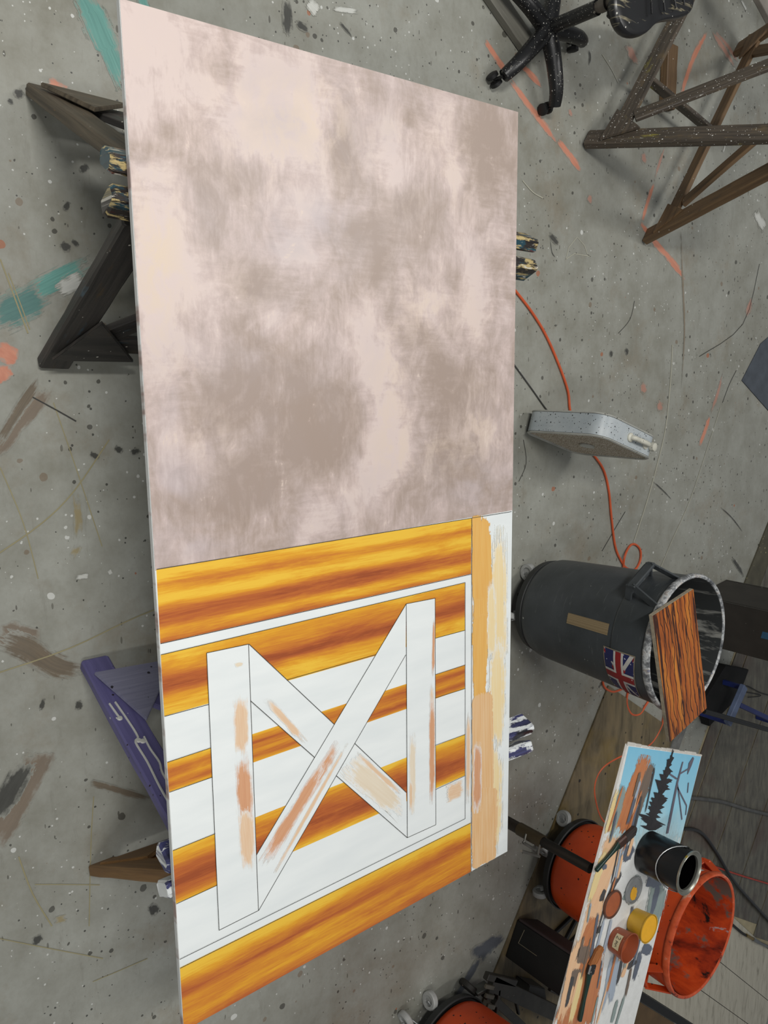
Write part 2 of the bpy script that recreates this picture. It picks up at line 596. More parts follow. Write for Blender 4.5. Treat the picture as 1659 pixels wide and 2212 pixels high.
for pts, wd in (([(715, 18), (745, 22), (775, 26)], .018), ([(160, 1248), (180, 1246), (196, 1243)], .018),
                ([(232, 1240), (238, 1236), (243, 1232)], .018), ([(662, 2), (668, 14), (690, 30)], .05),
                ([(1602, 90), (1612, 130), (1618, 170)], .03), ([(1628, 452), (1640, 475), (1655, 500)], .07),
                ([(1560, 330), (1564, 322), (1566, 310)], .014), ([(1598, -4), (1608, 14), (1612, 24)], .02)):
    mark('paint_mark', pts, wd, WHITEP, 0.0013)
mark('tape_residue', [(-10, 965), (40, 885), (88, 815)], .03, BROWNP, 0.0010)
mark('tape_residue', [(-20, 985), (40, 915), (100, 835)], .05, TANP, 0.0009)
mark('tape_residue', [(-10, 1375), (60, 1400), (120, 1440), (185, 1452)], .07, BROWNP, 0.0010)
mark('tape_residue', [(-10, 1360), (45, 1350), (90, 1395)], .08, TANP, 0.0009)
mark('tape_residue', [(-20, 1840), (25, 1760), (70, 1670), (95, 1620)], .085, TANP, 0.0009)
mark('tape_residue', [(-12, 1770), (20, 1700), (60, 1640)], .07, BLACKP, 0.0010)
mark('tape_residue', [(192, 1688), (240, 1702), (330, 1728)], .022, BROWNP, 0.0012)
mark('tape_residue', [(1470, 480), (1474, 600), (1478, 720), (1470, 850)], .018, stroke_mat('rust_line', (118, 92, 60), (104, 84, 60), 0.6, 8, 0.6, 0.6, 0.2, 0.42), 0.0009)
for pts in ([(162, 1052), (168, 1120), (166, 1180)], [(150, 1210), (160, 1200), (174, 1172)], [(110, 1990), (130, 1986), (150, 1982)]):
    mark('floor_stain', pts, .03, OLIVE, 0.0010)
b = BM()
patch(b, fl([(1002, 2050), (1080, 2010), (1100, 2022), (1030, 2100)]), 6, 4, dz=0.0012)
obj('paint_mark', b, BLUEP, floor, fix=False)
mark('paint_mark', [(960, 2200), (1000, 2130), (1040, 2060)], .05, BLUEP, 0.0010)

# hairline scratches and saw cuts
SCR_L = plain('scratch_pale', (168, 166, 150), 0.6, var=0.1)
SCR_Y = plain('scratch_straw', (150, 142, 108), 0.6, var=0.1)
SCR_D = plain('scratch_dark', (52, 51, 47), 0.6, var=0.1)
for pts, wd, m in (([(1452, 745), (1448, 820), (1438, 920), (1420, 1000), (1398, 1080), (1368, 1172)], .009, SCR_L),
                   ([(1556, 880), (1530, 960), (1490, 1080), (1450, 1170), (1424, 1232)], .006, SCR_L),
                   ([(-10, 1455), (150, 1400), (300, 1330), (460, 1270)], .004, SCR_Y),
                   ([(-10, 1200), (90, 1130), (160, 1060), (235, 950)], .004, SCR_Y),
                   ([(0, 560), (30, 640), (60, 720)], .004, SCR_Y), ([(18, 590), (45, 660), (64, 712)], .003, SCR_Y),
                   ([(40, 1850), (70, 1930), (112, 2000)], .004, SCR_Y), ([(-10, 2025), (90, 2045), (222, 2070)], .003, SCR_Y),
                   ([(200, 2120), (260, 2095), (318, 2070)], .003, SCR_Y), ([(202, 1720), (196, 1820), (192, 2000)], .003, SCR_Y),
                   ([(75, 1910), (140, 1910), (215, 1911)], .003, SCR_Y), ([(115, 870), (160, 1000), (220, 1180)], .003, SCR_Y),
                   ([(0, 1010), (50, 1130), (82, 1250)], .003, SCR_Y),
                   ([(70, 858), (120, 885), (164, 910)], .004, SCR_D), ([(1130, 950), (1136, 1000), (1120, 1040)], .003, SCR_D),
                   ([(1300, 1190), (1335, 1130), (1350, 1105)], .004, SCR_D), ([(1510, 770), (1604, 700), (1640, 570)], .004, SCR_D),
                   ([(1560, 870), (1575, 830), (1590, 800)], .004, SCR_D), ([(1370, 650), (1360, 690), (1335, 720)], .003, SCR_D),
                   ([(1300, 118), (1320, 150), (1335, 180)], .004, SCR_L), ([(1128, 390), (1150, 415), (1172, 428)], .005, SCR_L)):
    mark('floor_scratch', pts, wd, m, 0.0016, 4)
b = BM()
for pts in ([(1222, 560), (1228, 535), (1246, 512), (1262, 530), (1268, 548), (1275, 554), (1240, 548), (1222, 560)],):
    ribbon(b, fl(pts), .004, 0.0015)
obj('floor_scratch', b, SCR_L, floor, fix=False)

# ------------------------------------------------------------------ sheets lying on the floor
PLY = Mat('stained_plywood', 0.6)
g = M_ = PLY.noise(PLY.map(PLY.co, (2, 9, 1), rot=(0, 0, 0.45)), 1.5, 6, 0.65, 0.5)
c = PLY.ramp(g, [(0.3, srgb(74, 66, 48)), (0.5, srgb(110, 98, 74)), (0.7, srgb(130, 114, 84))])
c = PLY.mix(PLY.math('MULTIPLY', PLY.step(PLY.noise(PLY.co, 3, 4), 0.5, 0.65), 0.55), c, srgb(120, 98, 40))
c = PLY.mix(PLY.splat(PLY.co, 26, 0.3, 0.16), c, srgb(44, 38, 30))
PLY.color(c)
PLY.bump(g, 0.2, 0.003)
PLY = PLY.m


def plate(name, pts, z0, z1, m, label, cat, bev=0.002):
    b = BM()
    prism(b, ccw(pts), z0, z1)
    return tag(on_floor(obj(name, b, m, bevel=bev)), label, cat)


e0, e1 = at(1312, 1480, 0), at(1085, 2050, 0)
ed = (e1 - e0).normalized()
nd = Vector((-ed.y, ed.x, 0))
nd = nd if nd.y > 0 else -nd
q0, q1 = e0, e0 + ed * 2.9
plate('plywood_sheet', [q0, q1, q1 + nd * 0.86, q0 + nd * 0.86], 0.0, 0.009, PLY,
      'stained brown plywood sheet on the concrete under the big orange bin', 'sheet')

# grey edging strip and the boarded panel beyond it
gs0 = q0 + nd * 0.865
plate('edging_strip', [gs0 - ed * .2, gs0 + ed * 1.25, gs0 + ed * 1.25 + nd * 0.10, gs0 - ed * .2 + nd * 0.10], 0.0, 0.012,
      plain('grey_strip', (122, 122, 118), 0.6, scale=30, splats=(((90, 90, 86), 50, .3, .3),)),
      'pale grey edging strip on the floor between brown plywood and dark boards', 'strip')
TILE = Mat('dark_floor_board', 0.45)
g = TILE.noise(TILE.map(TILE.co, (6, 22, 1), rot=(0, 0, 1.0)), 1.0, 6, 0.65, 0.6)
c = TILE.ramp(g, [(0.3, srgb(64, 60, 52)), (0.52, srgb(92, 89, 78)), (0.72, srgb(112, 108, 92))])
c = TILE.mix(TILE.math('MULTIPLY', TILE.step(TILE.noise(TILE.co, 2.2, 3), 0.52, 0.66), 0.6), c, srgb(74, 54, 44))
TILE.color(c)
TILE = TILE.m
GROUT = plain('pale_joint', (176, 164, 132), 0.7, var=0.2)
j0, j1 = at(1554, 1580, 0.006), at(1481, 1787, 0.006)
jd = (j1 - j0).normalized()
jn = Vector((-jd.y, jd.x, 0))
jn = jn if jn.y > 0 else -jn
jw = (at(1635, 1580, 0.006) - j0).dot(jn)
bt = thing('boarded_platform', 'dark grey brown floor boards with pale joints beyond the orange bin', 'platform', j0 * 1.0)
bt.location.z = 0
WL[bt.name] = Vector((j0.x, j0.y, 0))
b = BM()
A = Vector((j0.x, j0.y, 0)) - jd * 1.6 - jn * 0.16
prism(b, ccw([A, A + jd * 2.9, A + jd * 2.9 + jn * 3.2, A + jn * 3.2]), 0.0, 0.004)
obj('joint_bed', b, GROUT, bt)
k0 = -1
for k in range(-1, 9):
    a0 = jw * k if k >= 0 else -0.155
    a1 = jw * (k + 1) if k >= 0 else 0.0
    _ln = Vector((-0.73026, 0.68317, 0))
    _off = (Vector((j0.x, j0.y, 0)) - Vector((3.41565, 2.72543, 0))).dot(_ln)
    _e = (_off + (a0 + a1) / 2 * jn.dot(_ln) - 0.80) / -jd.dot(_ln)
    for (s0, s1) in ((-1.58, -0.9), (-0.88, min(_e, 1.6))):
        b = BM()
        P = Vector((j0.x, j0.y, 0))
        prism(b, ccw([P + jd * s0 + jn * (a0 + .007), P + jd * s1 + jn * (a0 + .007), P + jd * s1 + jn * (a1 - .007), P + jd * s0 + jn * (a1 - .007)]), 0.003, 0.010)
        obj('floor_board', b, TILE, bt, bevel=0.0015)

# paler lino boards at the bottom right with thin dark joints, black strip for the gap shadow, brown plywood below
LINO = Mat('marbled_lino', 0.45)
g = LINO.noise(LINO.map(LINO.co, (5, 26, 1), rot=(0, 0, 0.3)), 1.0, 6, 0.65, 0.7)
LINO.color(LINO.ramp(g, [(0.28, srgb(136, 130, 113)), (0.45, srgb(184, 178, 160)), (0.7, srgb(198, 192, 174))]))
LINO = LINO.m
BLACK = plain('black_rubber', (20, 20, 20), 0.6)
l0, l1 = at(1387, 2142, 0), at(1500, 2214, 0)
ld = (l1 - l0).normalized()
ln_ = Vector((-ld.y, ld.x, 0))
ln_ = ln_ if ln_.y > 0 else -ln_
lt = thing('lino_panel', 'pale marbled floor panel with thin dark joints at the bottom right', 'panel', (l0.x, l0.y, 0))
b = BM()
L0 = Vector((l0.x, l0.y, 0)) - ld * 0.75
prism(b, ccw([L0, L0 + ld * 2.9, L0 + ld * 2.9 + ln_ * .76, L0 + ln_ * .76]), 0.0, 0.012)
obj('joint_bed', b, plain('dark_joint', (30, 28, 24), 0.7), lt)
for r, (b0, b1) in enumerate(((0.0, 0.215), (0.215, 0.45), (0.45, 0.76))):
    cuts = ((-0.75, 2.14), (-0.75, 1.05, 2.14), (-0.75, 2.14))[r]
    for s0, s1 in zip(cuts[:-1], cuts[1:]):
        b = BM()
        P = Vector((l0.x, l0.y, 0))
        q = .0022
        prism(b, ccw([P + ld * (s0 + q) + ln_ * (b0 + q), P + ld * (s1 - q) + ln_ * (b0 + q), P + ld * (s1 - q) + ln_ * (b1 - q), P + ld * (s0 + q) + ln_ * (b1 - q)]), 0.011, 0.016)
        obj('floor_tile', b, LINO, lt)
b = BM()
P = Vector((l0.x, l0.y, 0)) - ln_ * .055
prism(b, ccw([P - ld * .75, P + ld * 1.85, P + ld * 1.85 + ln_ * .05, P - ld * .75 + ln_ * .05]), 0.0, 0.014)
obj('edge_shadow_strip', b, BLACK, lt)  # black strip stands in for the gap and its shadow along the edge
P = Vector((l0.x, l0.y, 0)) - ln_ * .06
PLYW = worn_wood('bare_plywood', (120, 92, 58), (92, 66, 38))
plate('plywood_offcut', [P - ld * .6, P + ld * .6, P + ld * .6 - ln_ * .4, P - ld * .6 - ln_ * .4], 0.0, 0.011,
      plain('brown_ply', (104, 80, 48), 0.6, var=0.35, scale=5), 'bare brown plywood below the black edge of the pale floor panel', 'sheet')

# right edge: slate sheet, speckled sheet, pale board in the corner
plate('slate_sheet', fl([(1601, 822), (1642, 742), (1760, 640), (1800, 900), (1659, 888)]), 0.0, 0.004,
      plain('slate_paint', (78, 84, 92), 0.55, splats=(((130, 132, 134), 40, .2, .2),)),
      'slate blue painted sheet on the floor at the right edge', 'sheet')
SPK = plain('speckled_board', (84, 80, 64), 0.6, var=0.3, splats=(((150, 140, 104), 60, .35, .3), ((40, 38, 32), 30, .3, .3)))
plate('speckled_sheet', fl([(1588, 1305), (1662, 1118), (1760, 960), (1720, 1330)]), 0.0, 0.008, SPK,
      'brown speckled board on the floor behind the grey trash can', 'sheet')
b = BM()
ribbon(b, fl([(1625, 1320), (1655, 1235), (1690, 1140)], 0.008), .008, 0.001)
obj('floor_scratch', b, SCR_Y, floor, fix=False)
plate('pale_board', fl([(1622, -8), (1662, 66), (1780, 60), (1700, -120)]), 0.0, 0.03,
      plain('pale_panel', (160, 152, 142), 0.55, splats=(((150, 90, 60), 14, .3, .1),)),
      'pale board corner lying at the top right of the picture', 'board')

# ================================================================== PAINTED PANEL
BX, BY, BZ, BT = 1.2112, 0.6102, 0.75, 0.017
panel = thing('painted_panel', 'large white board painted half stormy grey and half with orange wooden planks', 'panel', (0, 0, BZ - BT))
EDGE = Mat('panel_edge', 0.6)
n = EDGE.noise(EDGE.map(EDGE.co, (5, 1, 1)), 2.0, 4, 0.6)
c = EDGE.mix(EDGE.step(n, 0.52, 0.62), srgb(206, 208, 206), srgb(160, 142, 136))
c = EDGE.mix(EDGE.splat(EDGE.map(EDGE.co, (1, 3, 1)), 14, .3, .12), c, srgb(120, 52, 24))
EDGE.color(c)
b = BM()
prism(b, [(-BX, -BY), (BX, -BY), (BX, BY), (-BX, BY)], BZ - BT, BZ - 0.0006)
obj('board', b, EDGE.m, panel, bevel=0.0012)
WHITE = Mat('white_primer', 0.38)
n = WHITE.noise(WHITE.map(WHITE.co, (3, 0.6, 1)), 6, 3)
WHITE.color(WHITE.mix(WHITE.step(n, 0.3, 0.7), srgb(226, 231, 231), srgb(235, 239, 238)))
b = BM()
prism(b, [(-BX + .001, -BY + .001), (BX - .001, -BY + .001), (BX - .001, BY - .001), (-BX + .001, BY - .001)], BZ - 0.0006, BZ)
obj('primer_coat', b, WHITE.m, panel)


def bd(px, py, dz=0.0):
    p = at(px, py, BZ)
    return Vector((min(max(p.x, -BX + .001), BX - .001), min(max(p.y, -BY + .001), BY - .001), BZ + dz))


# --- cloudy upper half: a mesh whose vertex colours carry the layout of the light and dark patches
XC = (bd(337.5, 1229.4).x + bd(1104, 1105).x) / 2
BL = [  # px, py, rx, ry, light, warm, lavender
    (430, 120, 230, 110, .42, .05, 0), (330, 90, 90, 150, .38, 0, 0), (620, 200, 160, 60, .30, .1, .3), (450, 145, 75, 40, -.55, 0, -.1),
    (600, 300, 110, 100, .50, .45, .15), (690, 250, 50, 60, .35, .5, 0), (560, 260, 90, 50, .3, 0, .25), (740, 310, 30, 90, -.5, 0, .35),
    (855, 355, 34, 62, .75, 0, .15), (845, 280, 25, 40, .3, .3, .6), (800, 330, 16, 60, .1, .2, .3), (960, 300, 40, 80, .55, .25, 0),
    (985, 400, 30, 60, .35, .25, 0), (1055, 320, 50, 120, -.55, 0, -.2), (880, 430, 60, 40, -.40, .1, 0), (1030, 560, 36, 110, .55, .1, .1),
    (1045, 530, 26, 40, -.5, 0, 0), (700, 480, 60, 50, .2, 0, .55), (640, 440, 60, 40, .3, 0, .2), (655, 550, 34, 22, .75, .1, .3),
    (600, 520, 60, 50, .15, 0, .6), (345, 520, 42, 130, .75, .9, 0), (330, 650, 36, 120, .6, .4, 0), (425, 590, 70, 60, .35, .1, 0),
    (450, 480, 40, 90, -.25, 0, .2), (520, 400, 60, 60, -.35, 0, 0), (780, 540, 60, 70, -.40, 0, .1), (870, 500, 60, 60, -.35, 0, 0),
    (920, 660, 50, 50, .45, .5, 0), (1020, 690, 30, 60, .4, .2, 0), (620, 700, 50, 50, .45, .05, .1), (700, 610, 60, 40, .1, 0, .1),
    (780, 690, 40, 60, .5, .15, .1), (800, 790, 40, 60, .55, .1, .1), (850, 780, 30, 70, .3, .5, 0), (840, 900, 40, 60, .6, .35, 0),
    (820, 1000, 34, 60, .65, .1, .1), (860, 980, 36, 50, .4, .5, 0), (770, 1060, 40, 50, .35, .1, .2), (690, 1120, 80, 40, .45, .05, .3),
    (960, 830, 70, 90, -.55, 0, -.1), (660, 880, 110, 110, -.35, 0, .1), (480, 860, 70, 100, -.35, 0, .1), (400, 770, 60, 60, .35, .2, .2),
    (350, 880, 36, 90, .3, 0, .45), (450, 950, 50, 50, .30, .3, .1), (560, 1010, 80, 60, -.40, 0, 0), (480, 1080, 110, 50, -.45, 0, .1),
    (420, 1170, 80, 40, .30, 0, .6), (980, 1010, 70, 60, -.35, 0, .2), (1040, 920, 40, 70, .30, .5, 0), (940, 980, 40, 40, .25, .4, 0),
    (380, 1040, 50, 60, .25, 0, .5), (560, 780, 70, 60, -.2, 0, .2), (600, 640, 70, 40, -.3, 0, .1), (310, 330, 40, 110, .2, 0, .1),
    (480, 280, 90, 60, .05, 0, 0), (1060, 240, 50, 25, .2, 0, .1), (900, 200, 120, 40, -.2, 0, .1), (540, 620, 40, 40, -.15, .2, 0),
    (1090, 700, 16, 200, .25, 0, .1), (300, 200, 30, 60, .3, 0, .1), (1060, 1060, 60, 40, .0, 0, .5), (720, 960, 60, 60, -.3, 0, 0)]
blobs = []
for (x, y, rx, ry, lv, wm, lav) in BL:
    p, px_, py_ = at(x, y, BZ), at(x + rx, y, BZ), at(x, y + ry, BZ)
    blobs.append((p.x, p.y, 1 / max((py_ - p).length, .01), 1 / max((px_ - p).length, .01), lv, wm, lav))
NX, NY = 150, 150
b = BM()
cl = b.verts.layers.float_color.new('layout')
V = []
for i in range(NX + 1):
    row = []
    for j in range(NY + 1):
        x = -BX + .001 + (XC + BX - .001) * i / NX
        y = -BY + .001 + (2 * BY - .002) * j / NY
        v = b.verts.new((x, y, BZ + 0.0004))
        L_, W_, P_ = 0.42, 0.0, 0.15
        for (bx, by, ix, iy, lv, wm, lav) in blobs:
            d2 = ((x - bx) * ix) ** 2 + ((y - by) * iy) ** 2
            if d2 < 6:
                k = math.exp(-d2 * 0.9)
                L_ += lv * k
                W_ += wm * k
                P_ += lav * k
        v[cl] = (max(L_, 0), max(W_, 0), max(P_, 0), 1)
        row.append(v)
    V.append(row)
for i in range(NX):
    for j in range(NY):
        b.faces.new((V[i][j], V[i + 1][j], V[i + 1][j + 1], V[i][j + 1]))
CL = Mat('storm_cloud_paint', 0.42)
at_ = CL.attr('layout')
sp = CL.new('ShaderNodeSeparateColor')
CL.link(at_.outputs[0], sp.inputs[0])
wv = CL.map(CL.co, (1, 1, 1))
n1 = CL.noise(wv, 5.0, 8, 0.60, 0.7)
n2 = CL.noise(CL.map(CL.co, (1, 1.5, 1), (3, 1, 0), (0, 0, .6)), 11, 9, 0.66, 0.5)
n3 = CL.noise(CL.map(CL.co, (7, 40, 1), rot=(0, 0, .3)), 2.2, 6, 0.64, 0.5)
n5 = CL.noise(CL.map(CL.co, (34, 6, 1), (2, 7, 0), (0, 0, .5)), 2.2, 6, 0.64, 0.5)
n4 = CL.noise(wv, 110, 4, 0.65)
br = CL.mix(CL.step(CL.noise(wv, 3.0, 2), .44, .56), n3, n5)
L_ = CL.math('ADD', CL.math('MULTIPLY', CL.math('SUBTRACT', sp.outputs[0], 0.42), 0.95), 0.475)
L_ = CL.math('ADD', L_, CL.math('MULTIPLY', CL.math('SUBTRACT', n1, 0.5), 1.6))
L_ = CL.math('ADD', L_, CL.math('MULTIPLY', CL.math('SUBTRACT', n2, 0.5), 1.7))
L_ = CL.math('ADD', L_, CL.math('MULTIPLY', CL.math('SUBTRACT', br, 0.5), 0.85))
L_ = CL.math('ADD', L_, CL.math('MULTIPLY', CL.math('SUBTRACT', n4, 0.5), 0.22))
c = CL.ramp(L_, [(0.0, srgb(160, 142, 131)), (0.30, srgb(172, 154, 144)), (0.50, srgb(183, 165, 157)), (0.70, srgb(195, 176, 169)), (1.0, srgb(213, 195, 188))])
c = CL.mix(CL.math('MULTIPLY', CL.math('MULTIPLY', sp.outputs[2], CL.step(n1, 0.35, 0.62)), 0.8, True), c, srgb(178, 168, 171))
c = CL.mix(CL.math('MULTIPLY', CL.math('MULTIPLY', sp.outputs[1], CL.step(n2, 0.44, 0.56)), 0.7, True), c, srgb(214, 195, 172))
dab = CL.math('MULTIPLY', CL.step(n2, .62, .66), CL.step(br, .5, .6))
c = CL.mix(CL.math('MULTIPLY', dab, .7), c, srgb(216, 198, 184))
CL.color(c)
CL.bump(n3, 0.08, 0.002)
obj('painted_cloud', b, CL.m, panel, fix=False)

# --- orange planks
PW = Mat('orange_plank_paint', 0.40)
tn = PW.attr('tone')
s1 = PW.noise(PW.map(PW.co, (15, 2.4, 1)), 1.0, 6, 0.66, 0.6)
s2 = PW.noise(PW.map(PW.co, (170, 7, 1)), 1.0, 5, 0.75, 0.6)
tt = PW.math('ADD', tn.outputs[0], PW.math('MULTIPLY', PW.math('SUBTRACT', s1, 0.5), 1.25))
tt = PW.math('ADD', tt, PW.math('MULTIPLY', PW.math('SUBTRACT', s2, 0.5), 0.75))
PW.color(PW.ramp(tt, [(0.0, srgb(234, 188, 62)), (0.24, srgb(222, 158, 42)), (0.5, srgb(203, 126, 44)), (0.78, srgb(180, 96, 46)), (1.0, srgb(154, 76, 40))]))


def profile(stops):
    def f(v):
        for (a, ta), (b_, tb) in zip(stops[:-1], stops[1:]):
            if v <= b_:
                return ta + (tb - ta) * (v - a) / (b_ - a)
        return stops[-1][1]
    return f


def plank(c4, stops, dz=0.0005):
    b = BM()
    patch(b, [bd(*p, dz) for p in c4], 6, 24, profile(stops))
    obj('painted_plank', b, PW.m, panel, fix=False)


plank([(337.5, 1230), (1018.5, 1119.7), (1017.5, 1239.5), (346, 1389.7)],
      [(0, -.05), (.14, .1), (.22, .55), (.30, .3), (.42, .0), (.52, .35), (.62, .8), (.74, .75), (.84, .2), (.92, .3), (1, .65)])
plank([(347, 1414), (1004, 1258), (1004, 1361), (354.4, 1547)],
      [(0, .05), (.15, .3), (.35, .6), (.52, .95), (.64, .6), (.78, .15), (1, .05)])
plank([(361, 1646), (1004, 1436), (1004, 1487), (364.5, 1711)], [(0, .15), (.3, .75), (.6, .45), (.8, .75), (1, .15)])
plank([(371, 1837.5), (1004, 1586), (1004, 1675), (379.7, 1952)], [(0, .0), (.16, .35), (.4, .75), (.6, .95), (.8, .7), (1, .05)])
plank([(387, 2091), (1016.5, 1777), (1017, 1884), (394, 2240)],
      [(0, -.1), (.12, .05), (.3, .55), (.42, .75), (.55, .35), (.66, .5), (.8, .35), (1, .75)])


def white_piece(name, pts, dz):
    b = BM()
    vs = [b.verts.new(bd(*p, dz)) for p in pts]
    f = b.faces.new(vs)
    f.normal_update()
    if f.normal.z < 0:
        f.normal_flip()
    obj(name, b, WHITE.m, panel, fix=False)


white_piece('painted_brace', [(537, 1391), (877, 1711.6), (879, 1809), (540, 1513)], .0008)
white_piece('painted_brace', [(877, 1304), (875.7, 1414), (558, 1966), (553, 1846.6)], .0011)
white_piece('painted_post', [(445.5, 1410), (536, 1391), (557.5, 1966), (472.5, 2008.6)], .0014)
white_piece('painted_post', [(876.7, 1304), (939, 1292), (940.5, 1781), (879, 1809)], .0014)

W_ = (231, 235, 235)
TAN = stroke_mat('tan_wash', (222, 178, 134), (230, 200, 166), 0.9, 18, 0.6, 0.42, 0.2, 0.80, W_)
PEACH = stroke_mat('orange_wash', (204, 140, 96), (216, 162, 120), 0.95, 22, 0.55, 0.42, 0.18, 0.86, W_)
CREAM = stroke_mat('cream_wash', (230, 216, 192), (224, 206, 178), 0.9, 8, 0.45, 0.42, 0.2, 0.86, W_)
OCHRE = stroke_mat('ochre_wash', (224, 166, 76), (230, 182, 98), 0.97, 16, 0.4, 0.42, 0.10, 0.95, W_, .22, .52)
OCHRE_L = stroke_mat('pale_ochre_wash', (236, 206, 140), (238, 218, 172), 0.9, 16, 0.7, 0.42, 0.10, 0.72, W_)
SAND = stroke_mat('sandy_wash', (222, 172, 114), (230, 194, 148), 0.97, 14, 0.4, 0.42, 0.05, 1.0, W_, .20, .52)


STK = [0]


def stroke(m, c4, dz=.0018):
    STK[0] += 1
    b = BM()
    patch(b, [bd(*p, .00165 + STK[0] * .00002) for p in c4], 10, 4)
    obj('brush_stroke', b, m, panel, fix=False)


stroke(TAN, [(500, 1500), (503, 1640), (541, 1640), (534, 1495)])
stroke(PEACH, [(503, 1632), (522, 1882), (553, 1870), (542, 1615)])
stroke(TAN, [(505, 1740), (520, 1890), (556, 1880), (548, 1740)])
stroke(TAN, [(586, 1505), (668, 1600), (652, 1612), (562, 1510)])
stroke(CREAM, [(742, 1640), (868, 1790), (845, 1760), (724, 1668)])
stroke(CREAM, [(765, 1612), (872, 1712), (872, 1790), (730, 1672)])
stroke(TAN, [(770, 1618), (872, 1712), (868, 1725), (765, 1630)], .0020)
stroke(PEACH, [(726, 1590), (552, 1862), (572, 1880), (738, 1620)])
stroke(PEACH, [(690, 1640), (556, 1855), (590, 1862), (712, 1650)])
stroke(TAN, [(755, 1605), (594, 1890), (586, 1886), (748, 1600)])
stroke(TAN, [(925, 1470), (930, 1650), (938, 1650), (937, 1460)])
stroke(PEACH, [(925, 1500), (926, 1742), (939, 1738), (939, 1498)])
stroke(PEACH, [(934, 1330), (930, 1470), (939, 1470), (939, 1330)])
stroke(CREAM, [(882, 1580), (882, 1765), (900, 1755), (898, 1580)])
stroke(TAN, [(882, 1680), (882, 1760), (892, 1750), (890, 1680)], .002)
stroke(TAN, [(960, 1692), (1003, 1676), (1003, 1720), (962, 1736)])
stroke(TAN, [(1005, 1530), (1005, 1740), (1016, 1735), (1016, 1520)])
stroke(OCHRE_L, [(1056, 1130), (1058, 1500), (1098, 1495), (1096, 1130)])
stroke(OCHRE_L, [(1050, 1380), (1050, 1640), (1094, 1630), (1092, 1370)])
stroke(OCHRE_L, [(1046, 1600), (1046, 1866), (1086, 1846), (1088, 1590)])
stroke(OCHRE, [(1018, 1112), (1018, 1410), (1068, 1400), (1058, 1112)])
stroke(OCHRE, [(1018, 1112), (1018, 1300), (1046, 1300), (1040, 1112)])
stroke(OCHRE, [(1019, 1330), (1020, 1520), (1050, 1515), (1056, 1320)])
stroke(OCHRE_L, [(1050, 1250), (1050, 1440), (1074, 1430), (1070, 1250)])
stroke(SAND, [(1017, 1500), (1017, 1905), (1068, 1875), (1064, 1490)])
stroke(SAND, [(1017, 1700), (1017, 1905), (1072, 1870), (1076, 1700)])
stroke(PEACH, [(1020, 1600), (1020, 1760), (1040, 1755), (1040, 1600)])
stroke(CREAM, [(505, 1432), (524, 1428), (526, 1438), (508, 1442)])

b = BM()
LINES = [[(337.5, 1229.5), (1104, 1105)], [(346, 1390), (1017.5, 1240)], [(1018.5, 1119.7), (1017, 1884)], [(347, 1414), (1004, 1258)],
         [(1004, 1258), (1004, 1768)], [(1004, 1768), (385, 2072.7)], [(1016.5, 1777), (387, 2091.5)],
         [(445.5, 1410), (536, 1391)], [(445.5, 1410), (472.5, 2008.6)], [(472.5, 2008.6), (557.5, 1966)], [(536, 1391), (557.5, 1966)],
         [(876.7, 1304), (939, 1292)], [(876.7, 1304), (879, 1809)], [(939, 1292), (940.5, 1781)], [(879, 1809), (940.5, 1781)],
         [(876.7, 1304), (553, 1846.6)], [(875.7, 1414), (558, 1966)], [(537, 1391), (721, 1564)], [(765, 1605), (877, 1711.6)],
         [(540, 1513), (679, 1636)], [(725.5, 1675), (879, 1809)], [(454, 1615), (361, 1646)], [(450.5, 1521), (354.4, 1547)],
         [(458, 1678), (364.5, 1711)], [(464, 1800), (371, 1837.5)], [(468, 1911.5), (379.7, 1952)], [(620, 1468), (810, 1414)],
         [(939, 1378.5), (1004, 1361)], [(939, 1457), (1004, 1436)], [(939, 1507.5), (1004, 1487)], [(939, 1609.7), (1004, 1586)],
         [(940, 1705), (1004, 1675)]]
for a, e in LINES:
    ribbon(b, [bd(*a, .0024), bd(*e, .0024)], .0016)
obj('pencil_outline', b, plain('pencil', (52, 50, 44), 0.6, var=0.1), panel, fix=False)

